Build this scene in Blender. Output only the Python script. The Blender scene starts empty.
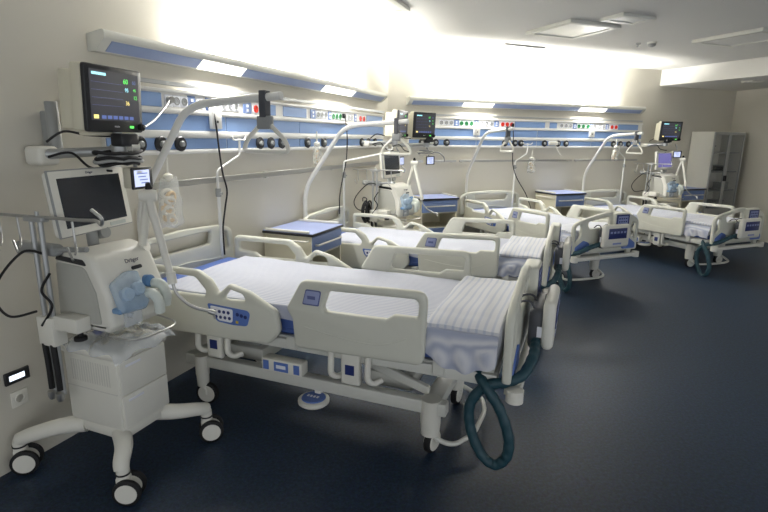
import bpy, bmesh, math, random
from math import sin, cos, pi, radians, sqrt
from mathutils import Vector, Matrix
from mathutils.geometry import tessellate_polygon
random.seed(7)
S = bpy.context.scene
COL = S.collection

# ------------------------------------------------------------------ room frames
# wall 1 = left wall, wall 2 = back wall; they meet at CO at 135 degrees
Y1, Y2 = radians(21.48), radians(67.37)
CO = Vector((0.0292, 7.1635, 0))
TT = {1: Vector((sin(Y1), cos(Y1), 0)), 2: Vector((sin(Y2), cos(Y2), 0))}
NN = {1: Vector((cos(Y1), -sin(Y1), 0)), 2: Vector((cos(Y2), -sin(Y2), 0))}
YAW = {1: -Y1, 2: -Y2}
CEIL = 2.84
def wp(w, off, s, z=0.0):
    return CO + NN[w] * off + TT[w] * s + Vector((0, 0, z))

# ------------------------------------------------------------------ materials
def lin(c):
    return tuple(((v / 255) / 12.92 if v / 255 <= 0.04045 else ((v / 255 + 0.055) / 1.055) ** 2.4) for v in c) + (1,)
MATS = {}
def mat(name, rgb, rough=0.5, metal=0.0, noise=0.04, nscale=18, bump=0.0, bscale=60, coat=0.0, alpha=1.0, trans=0.0, ior=1.45):
    m = bpy.data.materials.new(name); m.use_nodes = True
    nt = m.node_tree; b = nt.nodes['Principled BSDF']
    c = lin(rgb)
    tc = nt.nodes.new('ShaderNodeTexCoord')
    n = nt.nodes.new('ShaderNodeTexNoise'); n.inputs['Scale'].default_value = nscale; n.inputs['Detail'].default_value = 3
    nt.links.new(tc.outputs['Object'], n.inputs['Vector'])
    mx = nt.nodes.new('ShaderNodeMix'); mx.data_type = 'RGBA'
    mx.inputs[6].default_value = tuple(v * (1 - noise) for v in c[:3]) + (1,)
    mx.inputs[7].default_value = tuple(min(1, v * (1 + noise)) for v in c[:3]) + (1,)
    nt.links.new(n.outputs['Fac'], mx.inputs[0]); nt.links.new(mx.outputs[2], b.inputs['Base Color'])
    b.inputs['Roughness'].default_value = rough; b.inputs['Metallic'].default_value = metal
    b.inputs['Coat Weight'].default_value = coat; b.inputs['IOR'].default_value = ior
    if trans: b.inputs['Transmission Weight'].default_value = trans
    if alpha < 1: b.inputs['Alpha'].default_value = alpha
    if bump:
        bn = nt.nodes.new('ShaderNodeTexNoise'); bn.inputs['Scale'].default_value = bscale; bn.inputs['Detail'].default_value = 4
        nt.links.new(tc.outputs['Object'], bn.inputs['Vector'])
        bp = nt.nodes.new('ShaderNodeBump'); bp.inputs['Strength'].default_value = bump; bp.inputs['Distance'].default_value = 0.01
        nt.links.new(bn.outputs['Fac'], bp.inputs['Height']); nt.links.new(bp.outputs['Normal'], b.inputs['Normal'])
    MATS[name] = m
    return m
def emit(name, rgb, strength, base=(20, 20, 22)):
    m = bpy.data.materials.new(name); m.use_nodes = True
    b = m.node_tree.nodes['Principled BSDF']
    b.inputs['Base Color'].default_value = lin(base); b.inputs['Roughness'].default_value = 0.35
    b.inputs['Emission Color'].default_value = lin(rgb); b.inputs['Emission Strength'].default_value = strength
    MATS[name] = m
    return m
def stripes(name, a, b_, axis, scale, rough=0.8, sharp=None):
    m = mat(name, a, rough, 0, 0.02, 8, 0.25, 9)
    nt = m.node_tree; b = nt.nodes['Principled BSDF']
    tc = nt.nodes.new('ShaderNodeTexCoord')
    w = nt.nodes.new('ShaderNodeTexWave'); w.wave_type = 'BANDS'; w.bands_direction = axis
    w.inputs['Scale'].default_value = scale; w.inputs['Distortion'].default_value = 0.25; w.inputs['Detail'].default_value = 1
    w.inputs['Detail Scale'].default_value = 0.3
    nt.links.new(tc.outputs['Object'], w.inputs['Vector'])
    r = nt.nodes.new('ShaderNodeValToRGB'); r.color_ramp.elements[0].color = lin(b_); r.color_ramp.elements[1].color = lin(a)
    if sharp: r.color_ramp.elements[0].position, r.color_ramp.elements[1].position = sharp
    nt.links.new(w.outputs['Fac'], r.inputs['Fac']); nt.links.new(r.outputs['Color'], b.inputs['Base Color'])
    b.inputs['Sheen Weight'].default_value = 0.15
    return m

PL = mat('bed_plastic', (206, 206, 194), 0.42, noise=0.02)
PL2 = mat('white_plastic', (222, 220, 210), 0.4, noise=0.02)
PAINT = mat('white_paint', (208, 208, 200), 0.4, noise=0.02)
GREYP = mat('grey_plastic', (150, 152, 150), 0.45, noise=0.03)
DARKP = mat('dark_plastic', (38, 39, 42), 0.4, noise=0.05)
BLACK = mat('black_rubber', (22, 22, 24), 0.6, noise=0.1)
BLUE = mat('blue_laminate', (122, 150, 194), 0.38, noise=0.03)
SHELFB = mat('shelf_blue', (146, 162, 198), 0.35, noise=0.03)
BLUED = mat('blue_panel', (116, 138, 184), 0.35, noise=0.03)
BLUEB = mat('bed_blue', (88, 116, 182), 0.45, noise=0.04)
NAVY = mat('navy_membrane', (40, 52, 108), 0.35, noise=0.08)
MATT = mat('mattress_vinyl', (80, 106, 172), 0.5, noise=0.04)
STEEL = mat('brushed_steel', (178, 178, 176), 0.32, 0.85, 0.04)
ALU = mat('anodised_aluminium', (176, 178, 178), 0.4, 0.6, 0.03)
POLE = mat('pole_enamel', (222, 222, 218), 0.32, 0.0, 0.02)
CREAM = mat('cream_laminate', (212, 207, 186), 0.45, noise=0.02)
WALLM = mat('wall_paint', (206, 202, 190), 0.75, noise=0.015, nscale=3, bump=0.05, bscale=180)
CEILM = mat('ceiling_paint', (212, 211, 206), 0.85, noise=0.01, nscale=3)
DARKG = mat('dark_grey_plastic', (74, 76, 82), 0.5)
HOSE = mat('teal_hose', (36, 68, 78), 0.5, noise=0.12, nscale=40)
CABLE = mat('black_cable', (24, 23, 26), 0.5)
RED = mat('red_socket', (206, 48, 30), 0.4)
GREEN = mat('green_socket', (40, 118, 70), 0.4)
SHEET = stripes('sheet_cotton', (210, 211, 217), (168, 174, 194), 'Y', 13.5)
BLKT = stripes('blanket_sateen', (212, 213, 219), (190, 195, 210), 'X', 8.5, 0.7, (0.08, 0.42))
SCREEN = mat('dark_screen', (46, 50, 58), 0.12, noise=0.02)
MONSCR = emit('monitor_screen', (74, 74, 82), 0.3)
VIOSCR = emit('violet_screen', (112, 108, 170), 0.55)
SCRW = emit('lcd_white', (196, 206, 245), 0.75)
SCRB = emit('lcd_blue', (96, 116, 180), 0.55)
EGRN = emit('lcd_green', (90, 220, 90), 1.1)
ECYN = emit('lcd_cyan', (150, 220, 235), 1.1)
EYEL = emit('lcd_yellow', (225, 205, 120), 1.1)
TUBE = emit('lamp_diffuser', (255, 247, 226), 7.0, (240, 240, 235))
DOWN = emit('reading_diffuser', (255, 250, 240), 1.0, (240, 240, 235))
NIGHT = emit('night_light', (226, 240, 255), 0.9, (220, 220, 220))
PANELW = mat('panel_white', (228, 227, 222), 0.35, noise=0.015)
DIFF = mat('unlit_diffuser', (226, 226, 222), 0.3, noise=0.02)
CLEAR = mat('clear_plastic', (225, 232, 240), 0.12, noise=0.08, nscale=12, bump=0.9, bscale=26, alpha=0.34)
BAG = mat('bag_film', (228, 230, 226), 0.2, noise=0.05, nscale=12, bump=0.6, bscale=22, alpha=0.3)
BLUECL = mat('blue_clear_plastic', (186, 208, 228), 0.12, noise=0.2, nscale=30, bump=0.4, bscale=30, alpha=0.5)
GLASS = mat('cabinet_glass', (150, 156, 158), 0.06, noise=0.02, alpha=0.12)
YELB = mat('yellow_tubing', (222, 190, 140), 0.5, noise=0.2, nscale=14)
WHTB = mat('white_tubing', (226, 222, 210), 0.5, noise=0.08)
INK = mat('dark_ink', (52, 52, 76), 0.5)
SOFTW = mat('white_label', (228, 230, 236), 0.5)
YEL = mat('yellow_label', (210, 180, 60), 0.5)

# floor: blue vinyl with fine flecks
def floor_mat():
    m = mat('blue_vinyl', (44, 66, 96), 0.5, noise=0.1, nscale=1.2)
    nt = m.node_tree; b = nt.nodes['Principled BSDF']
    tc = nt.nodes.new('ShaderNodeTexCoord')
    n1 = nt.nodes.new('ShaderNodeTexNoise'); n1.inputs['Scale'].default_value = 55; n1.inputs['Detail'].default_value = 6; n1.inputs['Roughness'].default_value = 0.75
    n2 = nt.nodes.new('ShaderNodeTexVoronoi'); n2.inputs['Scale'].default_value = 130
    nt.links.new(tc.outputs['Object'], n1.inputs['Vector']); nt.links.new(tc.outputs['Object'], n2.inputs['Vector'])
    r = nt.nodes.new('ShaderNodeValToRGB')
    r.color_ramp.elements[0].position = 0.36; r.color_ramp.elements[0].color = lin((24, 38, 57))
    r.color_ramp.elements[1].position = 0.68; r.color_ramp.elements[1].color = lin((48, 68, 92))
    nt.links.new(n1.outputs['Fac'], r.inputs['Fac'])
    mx = nt.nodes.new('ShaderNodeMix'); mx.data_type = 'RGBA'; mx.blend_type = 'MULTIPLY'; mx.inputs[0].default_value = 0.35
    nt.links.new(r.outputs['Color'], mx.inputs[6]); nt.links.new(n2.outputs['Color'], mx.inputs[7])
    nt.links.new(mx.outputs[2], b.inputs['Base Color'])
    b.inputs['Specular IOR Level'].default_value = 0.35
    bp = nt.nodes.new('ShaderNodeBump'); bp.inputs['Strength'].default_value = 0.06
    nt.links.new(n1.outputs['Fac'], bp.inputs['Height']); nt.links.new(bp.outputs['Normal'], b.inputs['Normal'])
    return m
FLOORM = floor_mat()

# ------------------------------------------------------------------ mesh builder
class MB:
    def __init__(s): s.v = []; s.f = []; s.m = []; s.mi = 0
    def mat(s, i): s.mi = i; return s
    def add(s, vs, fs):
        o = len(s.v); s.v += [tuple(v) for v in vs]
        for f in fs: s.f.append(tuple(i + o for i in f)); s.m.append(s.mi)
        return s
    def box(s, x0, x1, y0, y1, z0, z1, bev=0.0, seg=2, M=None):
        bm = bmesh.new(); bmesh.ops.create_cube(bm, size=1)
        for v in bm.verts:
            v.co = Vector(((x0 + x1) / 2 + v.co.x * (x1 - x0), (y0 + y1) / 2 + v.co.y * (y1 - y0), (z0 + z1) / 2 + v.co.z * (z1 - z0)))
        if bev: bmesh.ops.bevel(bm, geom=list(bm.edges), offset=bev, segments=seg, profile=0.5, affect='EDGES')
        if M is not None:
            for v in bm.verts: v.co = M @ v.co
        bm.verts.index_update()
        s.add([v.co for v in bm.verts], [[v.index for v in f.verts] for f in bm.faces]); bm.free()
        return s
    def cyl(s, p0, p1, r0, r1=None, n=18):
        p0, p1 = Vector(p0), Vector(p1); r1 = r0 if r1 is None else r1
        d = (p1 - p0).normalized(); a = d.orthogonal().normalized(); b = d.cross(a)
        vs = [p0 + (a * cos(2 * pi * k / n) + b * sin(2 * pi * k / n)) * r0 for k in range(n)] + [p1 + (a * cos(2 * pi * k / n) + b * sin(2 * pi * k / n)) * r1 for k in range(n)]
        fs = [(k, (k + 1) % n, n + (k + 1) % n, n + k) for k in range(n)] + [tuple(range(n))[::-1], tuple(range(n, 2 * n))]
        return s.add(vs, fs)
    def lathe(s, prof, o, axis, n=24):
        # prof: list of (r, h); revolved about axis through o
        o = Vector(o); d = Vector(axis).normalized(); a = d.orthogonal().normalized(); b = d.cross(a)
        vs = []
        for r, h in prof:
            for k in range(n): vs.append(o + d * h + (a * cos(2 * pi * k / n) + b * sin(2 * pi * k / n)) * max(r, 1e-4))
        fs = []
        for i in range(len(prof) - 1):
            for k in range(n): fs.append((i * n + k, i * n + (k + 1) % n, (i + 1) * n + (k + 1) % n, (i + 1) * n + k))
        fs += [tuple(range(n))[::-1], tuple(range((len(prof) - 1) * n, len(prof) * n))]
        return s.add(vs, fs)
    def tube(s, pts, r, n=10, closed=False):
        pts = [Vector(p) for p in pts]; N = len(pts)
        rr = r if isinstance(r, (list, tuple)) else [r] * N
        tg = []
        for i in range(N):
            if closed: t = pts[(i + 1) % N] - pts[i - 1]
            else: t = pts[min(i + 1, N - 1)] - pts[max(i - 1, 0)]
            tg.append(t.normalized() if t.length > 1e-9 else Vector((0, 0, 1)))
        a = tg[0].orthogonal().normalized(); vs = []
        for i in range(N):
            a = (a - tg[i] * a.dot(tg[i])).normalized(); b = tg[i].cross(a)
            for k in range(n): vs.append(pts[i] + (a * cos(2 * pi * k / n) + b * sin(2 * pi * k / n)) * rr[i])
        fs = []
        for i in range(N if closed else N - 1):
            j = (i + 1) % N
            for k in range(n): fs.append((i * n + k, i * n + (k + 1) % n, j * n + (k + 1) % n, j * n + k))
        if not closed: fs += [tuple(range(n))[::-1], tuple(range((N - 1) * n, N * n))]
        return s.add(vs, fs)
    def plate(s, outer, holes, fn, t, ch=0.006, seg=2):
        # 2-D outline with holes, extruded by t with rounded edges; fn(u, v, w) -> xyz
        loops = [outer] + list(holes); allv = []; starts = []
        K = [(ch * (1 - sin(k / seg * pi / 2)), t / 2 - ch * (1 - cos(k / seg * pi / 2))) for k in range(seg + 1)]
        K = K + [(i, -w) for i, w in reversed(K)]
        rings = len(K); base = len(s.v); fs = []
        cap_idx = [[], []]; capP = []
        for li, L in enumerate(loops):
            n = len(L); st = len(allv)
            for ins, w in K:
                for (u, v) in inset(L, ins, li > 0): allv.append(fn(u, v, w))
            for r in range(rings - 1):
                for k in range(n): fs.append((st + r * n + k, st + r * n + (k + 1) % n, st + (r + 1) * n + (k + 1) % n, st + (r + 1) * n + k))
            cap_idx[0] += [st + k for k in range(n)]; cap_idx[1] += [st + (rings - 1) * n + k for k in range(n)]
            capP.append([Vector((u, v, 0)) for u, v in inset(L, ch, li > 0)])
        for tri in tessellate_polygon(capP):
            fs.append(tuple(cap_idx[0][i] for i in tri)); fs.append(tuple(cap_idx[1][i] for i in tri[::-1]))
        return s.add(allv, fs)
    def grid(s, nu, nv, fn):
        vs = [fn(i / (nu - 1), j / (nv - 1)) for i in range(nu) for j in range(nv)]
        fs = [(i * nv + j, (i + 1) * nv + j, (i + 1) * nv + j + 1, i * nv + j + 1) for i in range(nu - 1) for j in range(nv - 1)]
        return s.add(vs, fs)
    def mesh(s, name, mats, angle=38, recalc=True):
        me = bpy.data.meshes.new(name); me.from_pydata(s.v, [], s.f)
        for m in (mats if isinstance(mats, (list, tuple)) else [mats]): me.materials.append(m)
        me.polygons.foreach_set('material_index', s.m)
        if recalc:
            bm = bmesh.new(); bm.from_mesh(me); bmesh.ops.recalc_face_normals(bm, faces=bm.faces); bm.to_mesh(me); bm.free()
        me.polygons.foreach_set('use_smooth', [True] * len(me.polygons))
        me.set_sharp_from_angle(angle=radians(angle)); me.update()
        return me

def area2(L): return sum(L[i - 1][0] * L[i][1] - L[i][0] * L[i - 1][1] for i in range(len(L)))
def inset(L, d, hole=False):
    if d == 0: return list(L)
    sg = 1 if area2(L) > 0 else -1
    if hole: sg = -sg
    out = []; n = len(L)
    for i in range(n):
        a, b, c = L[i - 1], L[i], L[(i + 1) % n]
        e1 = Vector((b[0] - a[0], b[1] - a[1])); e2 = Vector((c[0] - b[0], c[1] - b[1]))
        if e1.length < 1e-9: e1 = e2
        if e2.length < 1e-9: e2 = e1
        e1.normalize(); e2.normalize()
        nn = Vector((-e1.y - e2.y, e1.x + e2.x))
        if nn.length < 1e-6: nn = Vector((-e1.y, e1.x))
        nn.normalize(); k = max(0.5, nn.dot(Vector((-e1.y, e1.x))))
        out.append((b[0] + sg * nn.x * d / k, b[1] + sg * nn.y * d / k))
    return out
def rnd(P, seg=6):
    # polygon of (x, y, r) with filleted corners
    out = []; n = len(P)
    for i in range(n):
        a, b, c = Vector(P[i - 1][:2]), Vector(P[i][:2]), Vector(P[(i + 1) % n][:2]); r = P[i][2] if len(P[i]) > 2 else 0
        u, v = (a - b), (c - b); lu, lv = u.length, v.length; u.normalize(); v.normalize()
        ang = u.angle(v)
        if r <= 0 or ang > pi - 0.03: out.append(tuple(b)); continue
        d = min(r / math.tan(ang / 2), lu * 0.48, lv * 0.48); p, q = b + u * d, b + v * d
        for k in range(seg + 1):
            t = k / seg; out.append(tuple(p * (1 - t) ** 2 + b * 2 * t * (1 - t) + q * t * t))
    return out
def path(P, r=0.05, seg=6):
    # open 3-D polyline with rounded bends
    P = [Vector(p) for p in P]; out = [P[0]]
    for i in range(1, len(P) - 1):
        a, b, c = P[i - 1], P[i], P[i + 1]; u, v = a - b, c - b
        d = min(r, u.length * 0.48, v.length * 0.48); p, q = b + u.normalized() * d, b + v.normalized() * d
        for k in range(seg + 1):
            t = k / seg; out.append(p * (1 - t) ** 2 + b * 2 * t * (1 - t) + q * t * t)
    return out + [P[-1]]
def spline(P, n=8, closed=False):
    P = [Vector(p) for p in P]; N = len(P); out = []
    for i in range(N if closed else N - 1):
        if closed: a, b, c, d = P[i - 1], P[i], P[(i + 1) % N], P[(i + 2) % N]
        else: a, b, c, d = P[max(i - 1, 0)], P[i], P[i + 1], P[min(i + 2, N - 1)]
        for k in range(n):
            t = k / n
            out.append(0.5 * ((2 * b) + (c - a) * t + (2 * a - 5 * b + 4 * c - d) * t * t + (3 * b - a - 3 * c + d) * t ** 3))
    if not closed: out.append(P[-1])
    return out

# ------------------------------------------------------------------ objects
def tag(o, label=None, cat=None, group=None, kind=None):
    if label: o['label'] = label
    if cat: o['category'] = cat
    if group: o['group'] = group
    if kind: o['kind'] = kind
    return o
def put(o, at):
    if at:
        w, off, s, z = at[:4]; o.location = wp(w, off, s, z); o.rotation_euler = (0, 0, YAW[w] + (at[4] if len(at) > 4 else 0))
    return o
def thing(name, label, cat, at, group=None):
    o = bpy.data.objects.new(name, None); o.empty_display_size = 0.1; COL.objects.link(o)
    return tag(put(o, at), label, cat, group)
def part(name, mb, mats, parent=None, at=None, angle=38, label=None):
    o = bpy.data.objects.new(name, mb.mesh(name, mats, angle) if isinstance(mb, MB) else mb); COL.objects.link(o)
    if parent: o.parent = parent
    if label: o['label'] = label
    return put(o, at)
def copy_tree(o, parent=None):
    c = o.copy(); COL.objects.link(c); c.parent = parent
    for ch in list(o.children): copy_tree(ch, c)
    return c
def struct(name, mb, m, at=None):
    return tag(part(name, mb, m, None, at), kind='structure')
def text(name, body, size, M, m, parent, extrude=0.0006):
    cu = bpy.data.curves.new(name, 'FONT'); cu.body = body; cu.size = size; cu.extrude = extrude; cu.align_x = 'CENTER'; cu.align_y = 'CENTER'; cu.resolution_u = 3
    t = bpy.data.objects.new(name + '_curve', cu); COL.objects.link(t)
    me = bpy.data.meshes.new_from_object(t); bpy.data.objects.remove(t)
    me.transform(M); me.materials.clear(); me.materials.append(m)
    o = bpy.data.objects.new(name, me); COL.objects.link(o); o.parent = parent
    return o
def facing(o, n, up=(0, 0, 1)):
    # matrix whose local z is n and local y is up-ish: text reads upright for a viewer facing -n
    n = Vector(n).normalized(); x = Vector(up).cross(n).normalized(); y = n.cross(x)
    return Matrix.Translation(o) @ Matrix((x, y, n)).transposed().to_4x4()

# ================================================================== setting
def wbox(w, s0, s1, o0, o1, z0, z1):
    m = MB(); c = [wp(w, o, s, z) for o in (o0, o1) for s in (s0, s1) for z in (z0, z1)]
    return m.add(c, [(0, 1, 3, 2), (4, 6, 7, 5), (0, 4, 5, 1), (2, 3, 7, 6), (0, 2, 6, 4), (1, 5, 7, 3)])
fl = MB(); P0 = [wp(1, -0.3, -10.5), wp(1, 8.5, -10.5), wp(2, 9, 7.4), wp(2, -0.3, 7.4), wp(2, -0.3, -0.1)]
fl.add([p + Vector((0, 0, z)) for z in (0, -0.1) for p in P0], [(0, 1, 2, 3, 4), (9, 8, 7, 6, 5)] + [(i, (i + 1) % 5, 5 + (i + 1) % 5, 5 + i) for i in range(5)])
struct('floor', fl, FLOORM)
ce = MB(); ce.add([p + Vector((0, 0, z)) for z in (CEIL, CEIL + 0.1) for p in P0], [(0, 1, 2, 3, 4), (9, 8, 7, 6, 5)] + [(i, (i + 1) % 5, 5 + (i + 1) % 5, 5 + i) for i in range(5)])
struct('ceiling', ce, CEILM)
struct('wall_left', wbox(1, -10.5, 0.0, -0.12, 0, 0, CEIL), WALLM)
struct('wall_back', wbox(2, 0.0, 7.1, -0.12, 0, 0, CEIL), WALLM)
wr = MB(); a, b = wp(2, 0, 6.93), wp(2, 7.5, 5.05); d = TT[2] * 0.12
wr.add([p + Vector((0, 0, z)) for z in (0, CEIL) for p in (a, b, b + d, a + d)], [(0, 1, 2, 3), (7, 6, 5, 4)] + [(i, (i + 1) % 4, 4 + (i + 1) % 4, 4 + i) for i in range(4)])
struct('wall_right', wr, WALLM)
struct('trim_1', wbox(2, 4.98, 7.1, 0, 7.5, 2.588, CEIL - 0.002), CEILM)['label'] = 'lowered ceiling soffit over the far right end'

# ================================================================== bedhead light shelves
def light_shelf(w, s0, s1, ups, downs, label):
    t = thing('light_shelf', label, 'wall light', (w, 0, s0, 2.12), 'bedhead light shelves')
    L = s1 - s0
    prof = [(0.002, 0.0), (0.055, 0.0), (0.122, 0.058), (0.128, 0.07), (0.128, 0.092), (0.12, 0.105), (0.108, 0.108), (0.104, 0.10), (0.104, 0.062), (0.078, 0.035), (0.012, 0.035), (0.012, 0.085), (0.002, 0.085)]
    m = MB(); n = len(prof)
    m.add([(x, 0.012 + y * (L - 0.024), z) for y in (0, 1) for x, z in prof], [(i, (i + 1) % n, n + (i + 1) % n, n + i) for i in range(n)])
    part('housing', m, PAINT, t)
    for y in (0, L - 0.012):
        e = MB(); e.plate(rnd([(0.0, -0.002, 0.004), (0.056, -0.002, 0.01), (0.13, 0.06, 0.012), (0.13, 0.11, 0.02), (0.0, 0.09, 0.004)]), [], lambda u, v, q, y=y: (u, y + 0.006 + q, v), 0.012, 0.002)
        part('end_cap', e, PAINT, t)
    # slanted underside: blue panels with lit reading diffusers between them
    ux, uz = 0.122 - 0.055, 0.058; ul = sqrt(ux * ux + uz * uz); nx, nz = uz / ul, -ux / ul
    def under(nm, a, b, mt, u0=0.08, u1=0.92, th=0.003):
        q = MB(); P = []
        for k in (0.0, th):
            for y in (a - s0, b - s0):
                for u in (u0, u1): P.append((0.055 + ux * u + nx * k, y, uz * u + nz * k))
        q.add(P, [(0, 1, 3, 2), (4, 6, 7, 5), (0, 4, 5, 1), (2, 3, 7, 6), (0, 2, 6, 4), (1, 5, 7, 3)])
        return part(nm, q, mt, t)
    edges = [s0 + 0.06]
    for a, b in downs:
        under('blue_panel', edges[-1], a, SHELFB); under('diffuser', a + 0.01, b - 0.01, DOWN, 0.04, 0.96, 0.006); edges.append(b)
    under('blue_panel', edges[-1], s1 - 0.06, SHELFB)
    for a, b in ups:
        q = MB(); q.cyl((0.046, a - s0, 0.05), (0.046, b - s0, 0.05), 0.0125); part('lamp_tube', q, TUBE, t)
    for a, b in ups:
        la = bpy.data.lights.new('uplight', 'AREA'); la.shape = 'RECTANGLE'; la.size = 0.045; la.size_y = b - a; la.energy = UP_W * (b - a) * (1.5 if w == 2 else 1.0); la.color = (1.0, 0.98, 0.94)
        o = bpy.data.objects.new('uplight', la); COL.objects.link(o); o.location = wp(w, 0.046, (a + b) / 2, 2.186); o.rotation_euler = (pi, 0, YAW[w])
    for a, b in downs:
        la = bpy.data.lights.new('reading_light', 'AREA'); la.shape = 'RECTANGLE'; la.size = 0.06; la.size_y = b - a; la.energy = DN_W; la.color = (1.0, 0.98, 0.94)
        o = bpy.data.objects.new('reading_light', la); COL.objects.link(o)
        c = wp(w, 0.088 + nx * 0.015, (a + b) / 2, 2.12 + 0.029 + nz * 0.015); o.location = c
        dirv = NN[w] * nx + Vector((0, 0, nz)); z = -dirv; y = TT[w]; x = y.cross(z); o.rotation_euler = Matrix((x, y, z)).transposed().to_euler()
    return t
UP_W, DN_W = 28.0, 10.0
light_shelf(1, -4.52, -0.36, [(-3.8, -2.6), (-2.05, -0.95)], [(-3.75, -3.26), (-2.0, -1.28)], 'long light shelf with blue underside high on the left wall')
light_shelf(2, 0.26, 4.58, [(0.7, 2.1), (2.75, 3.9)], [(1.1, 1.62), (3.2, 3.76)], 'long light shelf with blue underside high on the back wall')

# ================================================================== conduit above and rail below the supply panels
def wall_rail(name, w, s0, s1, z, h, d, stand, label, m, group=None, brk=None):
    t = thing(name, label, 'wall rail', (w, 0, s0, z), group)
    q = MB(); q.box(stand, stand + d, 0, s1 - s0, -h / 2, h / 2, 0.002, 1); part('bar', q, m, t)
    n = brk if brk else max(2, int((s1 - s0) / 0.9))
    for k in range(n):
        y = 0.06 + (s1 - s0 - 0.12) * k / (n - 1)
        b = MB(); b.box(0.001, stand + 0.004, y - 0.02, y + 0.02, -h * 0.7, h * 0.5, 0.002, 1); part('bracket', b, PAINT, t)
    return t
wall_rail('equipment_rail', 1, -4.5, -0.27, 2.0, 0.025, 0.012, 0.045, 'slim steel equipment rail above the blue panels on the left wall', ALU, 'equipment rails above the panels')
wall_rail('equipment_rail', 2, 0.3, 4.62, 1.998, 0.025, 0.012, 0.045, 'slim steel equipment rail above the blue panels on the back wall', ALU, 'equipment rails above the panels')
wall_rail('bumper_rail', 1, -4.2, -0.42, 1.362, 0.042, 0.012, 0.03, 'grey rail low on the left wall between infusion poles', STEEL, 'grey rails below the panels')
wall_rail('bumper_rail', 2, 0.35, 1.07, 1.362, 0.03, 0.012, 0.03, 'short grey rail on the back wall behind the first monitor', STEEL, 'grey rails below the panels')
wall_rail('bumper_rail', 2, 1.12, 3.2, 1.362, 0.03, 0.012, 0.03, 'middle grey rail on the back wall', STEEL, 'grey rails below the panels')
wall_rail('bumper_rail', 2, 3.25, 4.62, 1.362, 0.03, 0.012, 0.03, 'grey rail on the back wall behind the farthest bed', STEEL, 'grey rails below the panels')

# ================================================================== medical supply panels
def supply_panel(w, s0, s1, row, gas, label):
    t = thing('supply_panel', label, 'medical supply panel', (w, 0, s0, 1.555), 'medical supply panels')
    L = s1 - s0
    b = MB(); b.box(0.0, 0.035, 0, L, 0, 0.405, 0.004, 1); part('backplate', b, PANELW, t)
    for z0, z1 in ((0.0, 0.028), (0.108, 0.152), (0.262, 0.292), (0.39, 0.412)):
        b = MB(); b.box(0.03, 0.05, 0, L, z0, z1, 0.006, 2); part('trim_bar', b, PANELW, t)
    n = 4
    for z0, z1 in ((0.032, 0.104), (0.156, 0.258)):
        for k in range(n):
            b = MB(); b.box(0.034, 0.041, L * k / n + 0.004, L * (k + 1) / n - 0.004, z0, z1, 0.002, 1); part('blue_panel', b, BLUE, t)
    for kind, y, wd in row:
        y -= s0; b = MB(); f = 0.042
        z0, z1 = 0.298, 0.384
        if kind == 'B':
            b.box(0.034, f, y - wd / 2, y + wd / 2, z0, z1, 0.002, 1); part('blue_plate', b, BLUE, t)
        elif kind == 'S':      # white power socket: round recess
            b.box(0.034, f, y - wd / 2, y + wd / 2, z0 + 0.006, z1 - 0.006, 0.003, 1)
            b.mat(1).lathe([(0.026, 0.0), (0.026, 0.0025), (0.021, 0.0025), (0.02, -0.001)], (f, y, 0.341), (1, 0, 0), 18)
            part('power_socket', b, [SOFTW, GREYP], t)
        elif kind in 'RG':
            b.box(0.034, f, y - wd / 2, y + wd / 2, z0 + 0.004, z1 - 0.004, 0.003, 1)
            b.mat(1).lathe([(0.03, 0.0), (0.03, 0.005), (0.022, 0.006), (0.02, 0.002)], (f, y, 0.338), (1, 0, 0), 18)
            part('coloured_socket', b, [SOFTW, RED if kind == 'R' else GREEN], t)
        elif kind == 'N':      # dark blue data plate with two small ports
            b.box(0.034, f, y - wd / 2, y + wd / 2, z0, z1, 0.002, 1)
            b.mat(1).box(f, f + 0.003, y - 0.012, y + 0.012, 0.345, 0.365).box(f, f + 0.003, y - 0.012, y + 0.012, 0.312, 0.332)
            part('data_plate', b, [BLUED, SOFTW], t)
        elif kind == 'W':      # white connector box hanging in front of the middle band
            b.box(0.05, 0.085, y - wd / 2, y + wd / 2, 0.17, 0.32, 0.006, 2)
            b.mat(1).cyl((0.085, y, 0.22), (0.088, y, 0.22), 0.009)
            part('connector_box', b, [PANELW, DARKP], t)
    for y in gas:
        y -= s0
        g = MB(); g.lathe([(0.05, 0.0), (0.05, 0.012), (0.043, 0.02), (0.03, 0.02), (0.03, 0.016)], (0.04, y, 0.068), (1, 0, 0), 24)
        g.mat(1).lathe([(0.02, 0.012), (0.02, 0.03), (0.014, 0.036), (0.006, 0.036)], (0.04, y, 0.068), (1, 0, 0), 16)
        part('gas_outlet', g, [DARKP, GREYP], t)
    return t
row1 = [('B', -4.19, 0.26), ('S', -4.0, 0.07), ('S', -3.93, 0.07), ('S', -3.86, 0.07), ('N', -3.79, 0.07), ('S', -3.71, 0.07), ('N', -3.62, 0.06), ('W', -3.59, 0.10),
        ('S', -3.52, 0.07), ('S', -3.45, 0.07), ('S', -3.38, 0.07), ('S', -3.31, 0.07), ('N', -3.17, 0.1), ('R', -3.06, 0.08), ('B', -2.86, 0.18), ('B', -2.45, 0.4),
        ('N', -2.12, 0.1), ('S', -2.02, 0.07), ('S', -1.94, 0.07), ('S', -1.86, 0.07), ('N', -1.77, 0.06), ('G', -1.69, 0.07), ('G', -1.61, 0.07), ('G', -1.53, 0.07),
        ('S', -1.4, 0.07), ('S', -1.32, 0.07), ('S', -1.24, 0.07), ('N', -1.13, 0.06), ('R', -1.0, 0.08), ('R', -0.9, 0.08), ('B', -0.56, 0.5)]
supply_panel(1, -4.5, -0.27, row1, (-4.27, -4.1, -3.93, -3.03, -2.87, -2.7, -2.25, -1.92, -0.97, -0.77, -0.56), 'three-band blue and white supply panel on the left wall')
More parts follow.
